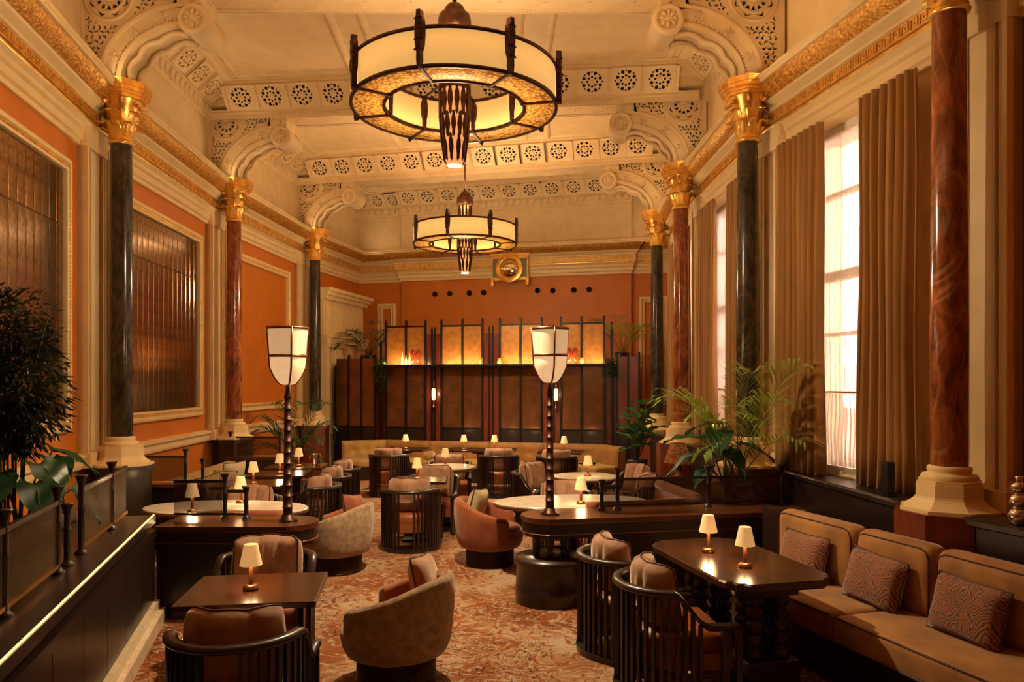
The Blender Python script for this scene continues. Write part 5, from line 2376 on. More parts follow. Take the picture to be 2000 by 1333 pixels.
def floor_lamp(label, loc, zb, rz):
    r = thing('floor_lamp', label, 'lamp', loc, rz, 'alabaster floor lamps')
    b = zb - loc[2]         # underside of the shade above the foot
    mb = MB()
    mb.lathe([(.075, 0), (.075, .012), (.055, .02), (.045, .05), (.035, .055)], 8)
    for q in range(4):
        a = q * pi / 2 + pi / 4
        mb.box(.07 * cos(a) - .015, .07 * cos(a) + .015, .07 * sin(a) - .015, .07 * sin(a) + .015, 0, .012)
    mb.obj('foot', 'bronze_dark', r)
    mb = MB()
    prof = []
    z = .03
    k = 11
    h = (b - .10 - z) / k
    for q in range(k):
        r0, r1 = .0375 - .0012 * q, .0355 - .0012 * q
        prof += [(r0, z + q * h), (r1, z + (q + .9) * h), (r1, z + (q + .93) * h), (r0 + .005, z + (q + .945) * h), (r0 + .005, z + (q + .985) * h)]
    prof += [(.018, b - .05), (.014, b), (.014, b + .02)]
    mb.lathe(prof, 16)
    mb.obj('ringed_pole', 'bronze_dark', r)
    H_ = .452
    pr = lambda t: .155 * (.30 + .70 * min(1, (t / .30)) ** .5) * (.80 + .20 * t) if t < .30 else .155 * (.80 + .20 * t)
    for lo, hi, m in ((0, .50, 'alabaster_low'), (.50, 1.0, 'alabaster')):
        mb = MB()
        ts = [lo + (hi - lo) * q / 12 for q in range(13)]
        if lo == 0:
            ts = [0, .006, .02, .04, .07, .11, .16, .22, .30, .37, .44, .50]
        p_ = [(max(.012, pr(t)), b + H_ * t) for t in ts]
        mb.lathe(p_, 10, a0=.02, a1=pi / 2 - .02, cap=False)
        me = mb.mesh('alabaster_panel', m)
        for q in range(4):
            link('alabaster_panel', me, r, rot=(0, 0, q * pi / 2))
    for t in (.5, .985):
        mb = MB()
        R = pr(t) + .004
        mb.lathe([(R - .004, b + H_ * t - .011), (R + .003, b + H_ * t - .011), (R + .003, b + H_ * t + .011), (R - .004, b + H_ * t + .011), (R - .004, b + H_ * t - .011)], 40, cap=False)
        mb.obj('metal_band', 'lamp_metal', r)
    mb = MB()
    mb.tube([(pr(t) + .003, 0, b + H_ * t) for t in [0, .02, .05, .1, .16, .22, .3, .5, .75, 1]], .008, 6)
    me = mb.mesh('strap', 'lamp_metal')
    for q in range(4):
        link('strap', me, r, rot=(0, 0, q * pi / 2))
    ld = bpy.data.lights.new('floor_lamp_bulb', 'POINT')
    ld.energy = 6
    ld.color = (1, .68, .38)
    ld.shadow_soft_size = .08
    link('floor_lamp_bulb', ld, r, loc=(0, 0, b + H_ + .03))
    return r


floor_lamp('tall alabaster floor lamp on the mirror-side partition', G(-1.768, 5.85, LH), 1.934, radians(-62))
floor_lamp('tall alabaster floor lamp on the window-side partition', G(.314, 6.147, LH), 1.95, radians(-78))

# ---- long dark partition beside the camera, with LED edge, posts, smoked glass, planter
c0, dr = Vector((-2.714, 5.61, 0)), Vector((.2847, -.9586, 0))
lp = thing('long_partition', 'long dark panelled partition with glowing brass edge, posts and smoked glass', 'partition', (c0.x, c0.y, FZ), atan2(dr.y, dr.x))
# local x towards the camera; local y = right of that = towards the mirror wall is -y... (dir rotated +90 is to the room)
LL = 5.0
HP = .80
mb = MB()
mb.box(0, LL, -.06, 0, .14, HP - .16)
mb.obj('core', 'darkwood', lp)
for q in range(10):
    mb = MB()
    mb.box(q * .5 + .004, q * .5 + .496, 0, .012, .14, HP - .16)
    mb.obj('panel', 'darkwood', lp)
mb = MB()
mb.box(0, LL, -.48, .02, HP - .06, HP)
mb.box(0, LL, -.06, .026, HP - .16, HP - .10)
mb.obj('top_ledge', 'chair_wood', lp)
mb = MB()
mb.tube([(0, .014, HP - .165), (LL, .014, HP - .165)], .005, 6)
mb.obj('brass_inlay', 'inlay', lp)
mb = MB()
mb.box(.01, LL, .004, .013, HP + .001, HP + .006)
mb.obj('led_strip', 'led', lp)
mb = MB()
mb.prism([(0, 0), (LL, 0), (LL, .09), (0, .09)], 0, .10)
mb.box(0, LL, 0, .05, .10, .16)
mb.obj('stone_skirting', 'skirting_marble', lp)


def along(px, py):
    p = at(px, py, FZ + HP)
    v = Vector((p.x, p.y, 0)) - c0
    return v.dot(dr)


big, mid_ = make_post(.46), make_post(.34)
sp_ = [(232, 1034), (176, 1082), (154, 1104), (134, 1120), (38, 1204)]
XS = [along(*p) for p in sp_] + [along(38, 1204) + .7]
for x, m in zip(XS, (big, big, mid_, big, big, big)):
    link('post', m, lp, loc=(x, -.17, HP))
for xa, xb in ((.06, XS[0]), (XS[0], XS[1]), (XS[3], XS[4]), (XS[4], XS[5]), (XS[5], LL)):
    mb = MB()
    mb.box(xa, xb, -.18, -.16, HP + .36, HP + .385)
    mb.obj('glass_rail', 'chair_wood', lp)
    mb = MB()
    mb.box(xa, xb, -.18, -.16, HP + .03, HP + .05)
    mb.obj('bottom_rail', 'brass', lp)
    mb = MB()
    mb.box(xa + .018, xb - .018, -.172, -.168, HP + .05, HP + .36)
    mb.obj('glass_panel', 'smoked', lp)
pt = thing('planter_box', 'long dark planter box behind the smoked glass of the long partition', 'planter', (c0.x, c0.y, FZ), atan2(dr.y, dr.x))
mb = MB()
mb.box(.05, LL, -.68, -.5, 0, HP + .10)
mb.obj('box', 'darkwood', pt)
M['soil'] = mat('soil', srgb(38, 26, 18), .95, bump=.5)
mb = MB()
mb.box(.09, LL - .05, -.66, -.52, HP + .10, HP + .105)
mb.obj('soil', 'soil', pt)

# ---- mirror-side bench and its dividers
bay = BL[3]
mbn = thing('wall_bench', 'mustard velvet bench along the wall below the far mirror', 'bench', G(-3.62, 8.0), 0)
wd = Vector((-.054, 1, 0)).normalized()
wn_ = Vector((wd.y, -wd.x, 0))
P = [(wd * (2.3 * q / 4), wn_, UP) for q in range(5)]
for nm, pr, m in (('plinth', [(-.1, 0), (.36, 0), (.36, .28), (-.1, .28)], 'chair_wood'), ('seat', [(-.1, .28), (.38, .28), (.40, .32), (.40, .38), (.37, .42), (-.1, .43)], 'olive_velvet'), ('back', [(-.22, .28), (-.06, .28), (-.03, .62), (-.08, .70), (-.18, .72), (-.22, .68)], 'olive_velvet')):
    mb = MB()
    mb.sweep(pr, P, True, True)
    mb.obj(nm, m, mbn)
for (x, y, lab, m, r) in ((-3.46, 8.32, 'olive tiger-striped cushion on the wall bench, nearest the divider', 'zebra_olive', .1), (-3.46, 8.74, 'olive tiger-striped cushion on the wall bench, second from the divider', 'zebra_olive', -.12),
                          (-3.50, 9.18, 'pale cushion on the wall bench next to the olive tiger-striped cushions', 'pale_linen', 0)):
    cushion(x, y, .435, 1, -.35, lab, .40, .34 if m != 'pale_linen' else .40, .12, m, radians(-14), r)
for Y, X0, X1, lab in ((7.78, -4.0, -3.22, 'short dark divider with posts and glass between the mirror-side booth and bench'), (10.55, -4.05, -3.1, 'short dark divider with posts and glass beyond the mirror-side bench')):
    d = thing('bench_divider', lab, 'partition', G(X0, Y))
    L = X1 - X0
    mb = MB()
    mb.box(0, L, -.05, .05, 0, LH)
    mb.obj('body', 'darkwood', d)
    mb = MB()
    mb.box(0, L + .03, -.08, .08, LH, LH + .035)
    mb.obj('ledge_top', 'midwood', d)
    for x, h in ((.05, post_tall), (L - .20, post_tall), (L - .02, post_short)):
        link('post', h, d, loc=(x, 0, LH + .035))
    mb = MB()
    mb.box(.05, L - .2, -.008, .008, LH + .30, LH + .325)
    mb.obj('glass_rail', 'chair_wood', d)
    mb = MB()
    mb.box(.07, L - .22, -.003, .003, LH + .06, LH + .30)
    mb.obj('glass_panel', 'smoked', d)

# ================================================================== BRONZE SCREEN AT THE END
M['mesh_upper'] = mat('gold_mesh', srgb(176, 118, 52), .45, .35, col2=srgb(150, 96, 40), nscale=9, bump=.15, bscale=200)
M['mesh_lower'] = mat('smoked_bronze_glass', srgb(124, 80, 48), .2, .5, col2=srgb(98, 62, 36), nscale=5)
SC = Vector((-.316, 13.9, 0))
su, sn = eu, en                   # along (to the window side), into the room


def scr(px, off=0.0):
    """distance along the screen line seen at pixel column px; off = towards the room"""
    a = SC + sn * off
    k = (px - HX) / F
    return (k * a.y - a.x) / (su.x - k * su.y)


sroot = thing('bronze_screen', 'wide bronze mesh screen with posts and a lit bottle shelf', 'screen', (SC.x, SC.y, FZ), atan2(su.y, su.x))
# local: x along, -y into the room (towards the camera), z above the carpet
Zs, Zt, Zm = 2.276 - FZ, 3.03 - FZ, 1.10 - FZ
groups = [(755, 794, 832), (863, 904, 943), (977, 1017, 1058), (1096, 1136, 1180)]


def post_box(x, z1, w=.035, y=-.02):
    mb = MB()
    mb.box(x - w / 2, x + w / 2, y - .025, y + .025, 0, z1)
    mb.lathe([(w * .5, z1), (w * .62, z1 + .012), (w * .4, z1 + .03), (0, z1 + .035)], 8, (x, y, 0))
    mb.obj('screen_post', 'black', sroot)


for g in groups:
    xs = [scr(p) for p in g]
    for x in xs:
        post_box(x, Zt + .10)
    for xa, xb in zip(xs, xs[1:]):
        for z0, z1, m, nm in ((Zs + .02, Zt, 'mesh_upper', 'upper_panel'), (Zm, Zs - .02, 'mesh_lower', 'lower_panel'), (.30, Zm - .03, 'darkwood', 'base_panel')):
            mb = MB()
            mb.box(xa + .018, xb - .018, -.012, .012, z0, z1)
            mb.obj(nm, m, sroot)
        for z in (Zt, Zm - .015, Zs):
            mb = MB()
            mb.box(xa, xb, -.03, .02, z - .015, z + .015)
            mb.obj('cross_rail', 'black', sroot)
for ga, gb in zip(groups, groups[1:]):
    xa, xb = scr(ga[2]), scr(gb[0])
    for t in (.40, .60):
        post_box(xa + (xb - xa) * t, Zt - .05, .028)
    mb = MB()
    mb.box(xa, xb, -.005, .03, .3, Zt - .15)
    mb.obj('recessed_panel', 'mahogany', sroot)
post_box(scr(1195), Zt - .02, .045)
post_box(scr(745), Zt - .3, .03)
x0, x1 = scr(748), scr(1196)
mb = MB()
mb.box(x0, x1, -.28, .0, Zs - .025, Zs + .015, .006)
mb.obj('shelf', 'black', sroot)
mb = MB()
mb.box(scr(662), scr(1246), .03, .9, .0, Zs - .03)
mb.obj('service_core', 'mahogany', sroot)
# wings
for px0, px1, n, lab in ((659, 735, 3, 'left_wing'), (1206, 1249, 2, 'right_wing')):
    xa, xb = scr(px0), scr(px1)
    zt = 2.47 - FZ
    for q in range(n + 1):
        x = xa + (xb - xa) * q / n
        post_box(x, zt - (.0 if (lab == 'right_wing' or q) else .2), .034, -.06)
    for q in range(n):
        a, b_ = xa + (xb - xa) * q / n, xa + (xb - xa) * (q + 1) / n
        mb = MB()
        mb.box(a + .018, b_ - .018, -.07, -.05, .95, zt - .05)
        mb.obj('wing_panel', 'mesh_lower' if lab == 'left_wing' else 'mahogany', sroot)
        mb = MB()
        mb.box(a + .018, b_ - .018, -.07, -.05, .05, .92)
        mb.obj('wing_base_panel', 'darkwood', sroot)
for g in groups:                 # shelf lights
    xa, xb = scr(g[0]), scr(g[2])
    ld = bpy.data.lights.new('shelf_light', 'AREA')
    ld.shape = 'RECTANGLE'
    ld.size, ld.size_y = xb - xa, .03
    ld.energy = 2.8
    ld.color = (1, .66, .28)
    link('shelf_light', ld, sroot, loc=((xa + xb) / 2, -.24, Zs + .03), rot=(radians(180 - 40), 0, 0))


def on_shelf(px, y=-.16):
    p = SC + su * scr(px, .16) + sn * .16
    return Vector((p.x, p.y, FZ + Zs + .016))


M['red_glass'] = mat('red_glass', srgb(150, 50, 26), .12, coat=.5)
M['amber_glass'] = mat('amber_bottle', srgb(206, 140, 60), .12, coat=.5)
M['clear_glass'] = through_mat('clear_bottle', srgb(230, 210, 170), .45, .08)
for px, lab in ((809, 'red twin-lobed glass vase on the left part of the lit shelf'), (1115, 'red twin-lobed glass vase on the right part of the lit shelf')):
    v = thing('glass_vase', lab, 'vase', on_shelf(px + 3))
    for s in (-1, 1):
        mb = MB()
        mb.tube([(s * .075, 0, 0), (s * .045, 0, .09), (s * .025, 0, .17), (s * .06, 0, .25), (s * .05, 0, .29)], [.022, .03, .034, .05, .02], 12)
        mb.obj('lobe', 'red_glass', v)
for px, h, m, lab in ((786, .24, 'clear_glass', 'tall clear bottle on the shelf beside the left red vase'), (793, .18, 'clear_glass', 'shorter clear bottle on the shelf beside the left red vase'), (800, .22, 'clear_glass', 'clear bottle closest to the left red vase'),
                      (940, .12, 'amber_glass', 'small amber tumbler left of the screen centre'), (975, .12, 'amber_glass', 'small amber tumbler right of the screen centre'), (1137, .11, 'amber_glass', 'small amber tumbler beside the right red vase')):
    v = thing('bottle' if h > .15 else 'tumbler', lab, 'bottle' if h > .15 else 'glass', on_shelf(px))
    mb = MB()
    if h > .15:
        mb.lathe([(.022, 0), (.026, .01), (.026, h * .55), (.010, h * .72), (.009, h - .01)], 14)
        mb.obj('body', m, v)
        mb = MB()
        mb.lathe([(.012, h - .012), (.012, h)], 10)
        mb.obj('stopper', 'brass', v)
    else:
        mb.lathe([(.03, 0), (.045, .03), (.03, .07), (.036, h), (.03, h), (.025, .07), (.03, .03)], 16)
        mb.obj('bowl', m, v)
        mb = MB()
        mb.lathe([(.034, 0), (.034, .006), (.02, .01)], 14)
        mb.obj('foot', 'brass', v)
for px, lab in ((847, 'lit glass tube wall light on the screen, left of the middle'), (1086, 'lit glass tube wall light on the screen, behind the window-side floor lamp')):
    p = SC + su * scr(px, .07) + sn * .07
    s = thing('wall_light', lab, 'lamp', (p.x, p.y, 1.48), atan2(su.y, su.x))
    mb = MB()
    mb.lathe([(.03, 0), (.034, .01), (.034, .02), (.012, .03), (.012, .12), (.03, .14)], 12)
    mb.box(-.012, .012, 0, .06, .0, .5)
    mb.obj('holder', 'brass', s)
    mb = MB()
    mb.lathe([(.030, .14), (.038, .17), (.038, .33), (.030, .36)], 14)
    mb.obj('glass_tube', 'tube_glow' if 'tube_glow' in M else M.setdefault('tube_glow', mat('glowing_glass', srgb(255, 220, 160), .4, emit=.55, ecol=(1, .60, .26, 1))), s)
    ld = bpy.data.lights.new('wall_light_bulb', 'POINT')
    ld.energy = 1.5
    ld.color = (1, .62, .28)
    ld.shadow_soft_size = .04
    link('wall_light_bulb', ld, s, loc=(0, -.06, .25))

# ---- banquette before the screen
bq = thing('banquette', 'long mustard-brown button-back banquette in front of the bronze screen', 'sofa', (SC.x, SC.y, FZ), atan2(su.y, su.x))


def bq_seg(xa, xb, y0, ang, px, m, mseat, tuft):
    """one segment; local y0 = line of the back, seat goes to -y; ang swings it about (px, y0)"""
    x = Matrix.Translation((px, y0, 0)) @ Matrix.Rotation(ang, 4, 'Z') @ Matrix.Translation((-px, -y0, 0))
    L = xb - xa
    mb = MB()
    mb.x = x

    def back(s, q):
        u, v = xa + L * s, q
        z = .36 + .34 * v
        y = y0 - .13 - .02 * (1 - v) * 1.5
        e = min(1, min(s, 1 - s) * L / .05) ** .5
        puff = .05 * e * (min(1, (1 - v) * 6 + .0) ** .5 if v > .8 else 1)
        if tuft:
            for tx in (.25, .5, .75):
                puff -= .035 * math.exp(-(((s - tx) * L / .06) ** 2 + ((v - .5) / .16) ** 2))
        return (u, y - puff, z)
    mb.grid(back, 28, 10)
    mb.box(xa, xb, y0 - .12, y0, .30, .70)
    mb.x = None
    mb.obj('back_cushion', m, bq)
    mb = rbox(xa + .004, xb - .004, y0 - .62, y0 - .12, .24, .385, .04)
    mb.v = [tuple(x @ Vector(p)) for p in mb.v]
    mb.obj('seat_cushion', mseat, bq)
    mb = MB()
    mb.x = x
    mb.box(xa, xb, y0 - .58, y0, 0, .25)
    mb.x = None
    mb.obj('plinth', 'chair_wood', bq)


Y0 = -.10
cx = [scr(p, .25) for p in (750, 837, 954, 1062, 1172)]
M['umber_velvet'] = mat('umber_velvet', srgb(150, 100, 34), .7, sheen=.6, col2=srgb(126, 80, 26), nscale=6, bump=.08)
for a, b_ in zip(cx, cx[1:]):
    bq_seg(a, b_, Y0, 0, 0, 'umber_velvet', 'olive_velvet', True)
bq_seg(cx[0] - .86, cx[0], Y0, radians(30), cx[0], 'olive_velvet', 'olive_velvet', True)
bq_seg(cx[-1], cx[-1] + .72, Y0, radians(-48), cx[-1], 'umber_velvet', 'olive_velvet', False)
p = SC + su * scr(838, .5) + sn * .5
bo = thing('bolster', 'round mustard bolster lying on the banquette', 'cushion', (p.x, p.y, FZ + .46), atan2(su.y, su.x))
mb = MB()
mb.x = Matrix.Rotation(pi / 2, 4, 'X')
mb.lathe([(0, -.16), (.06, -.16), (.075, -.145), (.075, .145), (.06, .16), (0, .16)], 20)
mb.obj('roll', 'olive_velvet', bo)
for s in (-1, 1):
    mb = MB()
    mb.x = Matrix.Translation((0, s * .16, 0)) @ Matrix.Rotation(-s * pi / 2, 4, 'X')
    mb.lathe([(.016, 0), (.012, .008), (0, .01)], 10)
    mb.obj('end_button', 'piping', bo)

# ================================================================== PLANTS
def leaf_mat(name, c0, c1, spec=.4):
    m = mat(name, c0, .38, col2=c1, nscale=4, spec=spec)
    b = m.node_tree.nodes['Principled BSDF']
    nt = m.node_tree                                     # leaves let some light through
    tr = nt.nodes.new('ShaderNodeBsdfTranslucent')
    tr.inputs['Color'].default_value = tuple(min(1, v * 1.6) for v in c0[:3]) + (1,)
    mx = nt.nodes.new('ShaderNodeMixShader')
    mx.inputs[0].default_value = .3
    out = nt.nodes['Material Output']
    nt.links.new(b.outputs[0], mx.inputs[1])
    nt.links.new(tr.outputs[0], mx.inputs[2])
    nt.links.new(mx.outputs[0], out.inputs['Surface'])
    return m


M['palm_leaf'] = leaf_mat('palm_leaf', srgb(150, 164, 70), srgb(104, 132, 56))
M['dark_leaf'] = leaf_mat('dark_green_leaf', srgb(52, 90, 58), srgb(34, 64, 42), .6)
M['fig_leaf'] = leaf_mat('fig_leaf', srgb(70, 116, 60), srgb(44, 84, 44), .5)
M['bamboo_leaf'] = leaf_mat('small_dark_leaf', srgb(32, 40, 26), srgb(20, 26, 18))
M['stem'] = mat('plant_stem', srgb(70, 60, 34), .7)
M['pot'] = mat('dark_pot', srgb(40, 26, 20), .35)


def frond_mb(L, rise, droop, leaf, cnt=22, wd=.014, seed=0):
    """palm frond growing along +x from the origin"""
    rnd = random.Random(seed)
    mb = MB()

    def c(t):
        return Vector((L * t * (.35 + .65 * t ** .3), 0, rise * sin(t * pi * .52) - droop * t ** 3))
    pts = [c(q / 12) for q in range(13)]
    mb.tube(pts, [.007 * (1 - .75 * q / 12) for q in range(13)], 5)
    for q in range(cnt):
        t = .30 + .70 * q / (cnt - 1)
        p = c(t)
        d = (c(min(1, t + .02)) - c(t - .02)).normalized()
        ll = leaf * (.55 + .75 * sin(pi * min(1, (t - .30) / .70 * .85 + .18)))
        for s in (-1, 1):
            sd = Vector((0, s, 0))
            k = .55 + .6 * (t - .3)
            out = (d * k + sd * .8 + UP * rnd.uniform(.05, .40)).normalized()
            tip = p + out * ll - UP * (ll * rnd.uniform(.15, .32))
            m1 = p + out * (ll * .35) + UP * .012
            m2 = p + out * (ll * .70) - UP * (ll * .05)
            w = out.cross(UP).normalized()
            mb.add([p, m1 + w * wd * .9, m1 - w * wd * .9, m2 + w * wd * .75, m2 - w * wd * .75, tip], [(0, 1, 2), (1, 3, 4, 2), (3, 5, 4)], True)
    return mb


def palm(label, loc, fronds, m, pot=None, seed=0, **kw):
    r = thing('potted_palm', label, 'plant', loc)
    rnd = random.Random(seed)
    if pot:
        mb = MB()
        R, h = pot
        mb.lathe([(R * .7, -h), (R * .75, -h + .01), (R, -.02), (R, 0), (R * .9, 0), (R * .85, -.03), (0, -.03)], 20)
        mb.obj('pot', 'pot', r)
    for i, (az, L, rise, droop, leaf) in enumerate(fronds):
        mb = frond_mb(L, rise, droop, leaf, seed=seed * 50 + i, **kw)
        o = mb.obj('frond', m, r)
        o.rotation_euler = (0, 0, az)
        o.location = (.02 * cos(az), .02 * sin(az), 0)
    return r


def big_leaf_mb(L, W, kind='heart', curl=.25, seed=0):
    """broad leaf along +x, petiole at origin"""
    mb = MB()
    rnd = random.Random(seed)
    wv = rnd.uniform(3, 6)

    def fn(s, t):
        x = t
        if kind == 'heart':
            w = (sin(pi * min(1, t * .78 + .20)) ** .8) * (1 - t ** 4)
        elif kind == 'fiddle':
            w = (t ** .55) * (1 - t ** 7) * (.62 + .38 * sin(t * 4.6 - 1.2))
        else:
            w = sin(pi * t ** .8)
        y = (s - .5) * 2
        z = -curl * L * t ** 2 - abs(y) * -.16 * W * (1 - .4 * t) + .012 * sin(wv * t * 3 + y * 3)
        back = .12 * L * abs(y) * (1 - t) if kind == 'heart' else 0
        return (L * x - back, y * W * .5 * max(.02, w), z)
    mb.grid(fn, 8, 12)
    mb.tube([(L * q / 8, 0, -curl * L * (q / 8) ** 2 + .003) for q in range(9)], [.005 * (1 - q / 10) for q in range(9)], 5)
    return mb


def leaf_plant(label, loc, leaves, m, kind='heart', name='leafy_plant', stems=(), pot=None, cat='plant'):
    r = thing(name, label, cat, loc)
    if pot:
        R, h = pot
        mb = MB()
        mb.lathe([(R * .75, -h), (R * .8, -h + .01), (R, -.02), (R, 0), (R * .9, 0), (R * .85, -.03), (0, -.03)], 20)
        mb.obj('pot', 'pot', r)
    for s in stems:
        mb = MB()
        mb.tube(s, [.014 - .008 * q / (len(s) - 1) for q in range(len(s))], 6)
        mb.obj('stem', 'stem', r)
    for i, (p, az, tilt, L, W, curl) in enumerate(leaves):
        mb = big_leaf_mb(L, W, kind, curl, i)
        o = mb.obj('leaf', m, r)
        o.location = p
        o.rotation_euler = (0, tilt, az)
        if kind == 'heart':
            pt_ = MB()
            pt_.tube([(p[0] * .15, p[1] * .15, 0), (p[0] * .55, p[1] * .55, p[2] * .65), p], [.008, .006, .004], 5)
            pt_.obj('petiole', 'stem', r)
    return r


R_ = math.radians
# window-side palm and broad leaves in the glazed planter behind the right partition
px_, py_ = 2.09, 6.86
gp = thing('glazed_planter', 'brass planter box behind the last glass panel of the right partition', 'planter', G(px_, py_), rr_)
mb = MB()
mb.box(-.20, .18, -.13, .16, .0, .86)
mb.obj('box', 'planter_brass', gp)
mb = MB()
mb.box(-.18, .16, -.11, .14, .86, .865)
mb.obj('soil', 'soil', gp)
palm('large green palm in the brass planter beside the near window', G(px_, py_, .865), [
    (R_(182), .66, .84, .06, .38), (R_(205), .56, .66, .05, .36), (R_(-62), .78, 1.06, .0, .38), (R_(-72), .74, .82, .06, .38), (R_(-95), .55, 1.02, .0, .34),
    (R_(-85), .60, .66, .08, .36), (R_(-68), .80, .52, .08, .34), (R_(215), .45, .45, .15, .26), (R_(-110), .35, .75, .02, .26), (R_(190), .42, .40, .15, .26), (R_(120), .45, .55, .1, .26)], 'palm_leaf', seed=3, cnt=16, wd=.012)
leaf_plant('broad dark leaves growing below the large palm in the brass planter', G(px_ - .12, py_ - .06, .865), [
    ((-.22, -.05, .42), R_(200), R_(-20), .40, .22, .45), ((-.10, -.10, .50), R_(255), R_(5), .38, .26, .5), ((-.05, -.12, .32), R_(290), R_(10), .32, .22, .5), ((-.28, 0, .28), R_(178), R_(15), .34, .18, .5),
    ((.08, -.12, .38), R_(330), R_(0), .30, .2, .5), ((-.20, -.10, .16), R_(225), R_(15), .30, .16, .4), ((.1, -.1, .12), R_(320), R_(20), .26, .14, .4), ((-.02, .05, .55), R_(150), R_(-10), .34, .22, .5)], 'dark_leaf', 'heart')
# fig tree near the far end
rnd = random.Random(21)
lv, stems = [], []
for k, (ax_, ay_, hh) in enumerate(((-.16, -.05, .62), (.02, -.02, .78), (.15, .04, .88), (-.05, .1, .5), (.2, -.1, .5))):
    stems.append([(0, 0, 0), (ax_ * .5, ay_ * .5, hh * .5), (ax_, ay_, hh)])
    for q in range(8):
        t = .35 + .65 * q / 7
        az = q * 2.4 + k
        lv.append(((ax_ * t, ay_ * t, hh * t), az, R_(rnd.uniform(-45, 5)), rnd.uniform(.24, .33), rnd.uniform(.15, .21), rnd.uniform(.1, .4)))
leaf_plant('fiddle-leaf fig tree in a dark pot before the far columns', G(1.86, 11.0, .66), lv, 'fig_leaf', 'fiddle', 'fig_tree', stems, (.15, .30))
mb = MB()
mb.box(1.66, 2.06, 10.82, 11.2, FZ, FZ + .36)
tag(mb.obj('plant_stand', 'chair_wood'), 'dark wooden stand under the fig tree', 'stand')
# palms at either end of the screen and the one by the orange panel
p = SC + su * scr(722, -.3) - sn * .3
palm('small palm on the left end of the bronze screen', (p.x, p.y, 2.50), [(R_(a), .62, r_, d_, .26) for a, r_, d_ in ((180, .45, .1), (150, .55, .05), (205, .35, .2), (240, .45, .1), (90, .7, .0), (60, .55, .05), (20, .4, .15), (-60, .5, .1), (-20, .45, .1))], 'dark_leaf', (.13, .22), 5, cnt=14, wd=.012)
p = SC + su * scr(1215, -.3) - sn * .3
palm('small palm on the right end of the bronze screen', (p.x, p.y, 2.50), [(R_(a), .60, r_, d_, .26) for a, r_, d_ in ((10, .55, .1), (-25, .35, .15), (30, .45, .05), (-60, .5, .1), (180, .45, .1), (150, .6, .0), (90, .7, .0), (-110, .5, .1), (60, .6, .05))], 'palm_leaf', (.13, .22), 6, cnt=14, wd=.012)
palm('dark palm by the tall orange wall panel', G(-3.42, 11.6, .55), [(R_(a), .6, r_, d_, .28) for a, r_, d_ in ((180, .75, .1), (140, .9, .0), (220, .6, .1), (270, .75, .05), (300, .5, .15), (0, .65, .1), (40, .9, .0), (-30, .5, .15), (90, .9, 0), (330, .3, .2), (200, .35, .2))], 'dark_leaf', (.16, .30), 8, cnt=15, wd=.014)
mb = MB()
mb.box(-3.62, -3.22, 11.4, 11.8, FZ, FZ + .25)
tag(mb.obj('plant_stand', 'chair_wood'), 'dark wooden stand under the palm by the orange panel', 'stand')


def trailing(label, loc, L, seed):
    r = thing('trailing_plant', label, 'plant', loc)
    rnd = random.Random(seed)
    for q in range(7):
        mb = MB()
        x, y = rnd.uniform(-.10, .10), rnd.uniform(-.06, .04)
        l = L * rnd.uniform(.6, 1)
        pts = [Vector((x * .4, y, 0)), Vector((x, y - .08, .02))] + [Vector((x + .02 * sin(k * 2 + q), y - .10, -l * k / 6)) for k in range(1, 7)]
        mb.tube(pts, .004, 4)
        for k in range(2, 8):
            for s in range(3):
                p0 = pts[k].lerp(pts[k - 1], s / 3)
                a = rnd.uniform(0, 6.28)
                d = Vector((cos(a), sin(a), -.5)).normalized() * rnd.uniform(.05, .085)
                w = d.cross(UP).normalized() * .022
                mb.add([p0, p0 + d * .5 + w, p0 + d, p0 + d * .5 - w], [(0, 1, 2, 3)])
        mb.obj('vine', 'dark_leaf', r)
    return r


p = SC + su * scr(744, .16) + sn * .16
trailing('green trailing plant hanging at the left end of the bronze screen', (p.x, p.y, 2.36), .60, 2)
p = SC + su * scr(1192, .16) + sn * .16
trailing('green trailing plant hanging at the right end of the bronze screen', (p.x, p.y, 2.36), .36, 4)

# foreground shrub and broad-leaved plant in the long planter
def shrub(label, loc, R, H_, n, seed):
    r = thing('leafy_shrub', label, 'shrub', loc)
    rnd = random.Random(seed)
    fol = MB()
    for q in range(9):
        a = q * 2.4
        st_ = MB()
        tip = Vector((R * .75 * cos(a) * rnd.uniform(.4, 1), R * .75 * sin(a) * rnd.uniform(.4, 1), H_ * rnd.uniform(.65, 1)))
        pts = [Vector((.05 * cos(a), .05 * sin(a), 0)), Vector((tip.x * .35, tip.y * .35, tip.z * .6)), tip]
        st_.tube(pts, [.008, .006, .003], 5)
        st_.obj('stem', 'stem', r)
    blobs = [(rnd.uniform(-.75, .75), rnd.uniform(-.75, .75), rnd.uniform(-.7, .8), rnd.uniform(.28, .5)) for _ in range(16)] + [(0, 0, 0, .7)]
    for q in range(n):
        bx, by, bz, br = blobs[q % 17]
        while True:
            x, y, z = (rnd.uniform(-1, 1) for _ in range(3))
            d2 = x * x + y * y + z * z
            if d2 < 1 and rnd.random() < .35 + .65 * d2:
                break
        x, y, z = bx + x * br, by + y * br, bz + z * br
        p0 = Vector((x * R, y * R, H_ * .64 + z * H_ * .40))
        d = (Vector((x, y, z * .4 - .25)) + Vector((rnd.uniform(-.6, .6), rnd.uniform(-.6, .6), rnd.uniform(-.5, .4)))).normalized() * rnd.uniform(.05, .10)
        w = d.cross(Vector((rnd.uniform(-1, 1), rnd.uniform(-1, 1), 1))).normalized() * rnd.uniform(.007, .011)
        fol.add([p0, p0 + d * .4 + w, p0 + d, p0 + d * .4 - w], [(0, 1, 2, 3)])
    fo = fol.obj('foliage', 'bamboo_leaf', r)
    fo['kind'] = 'stuff'
    return r


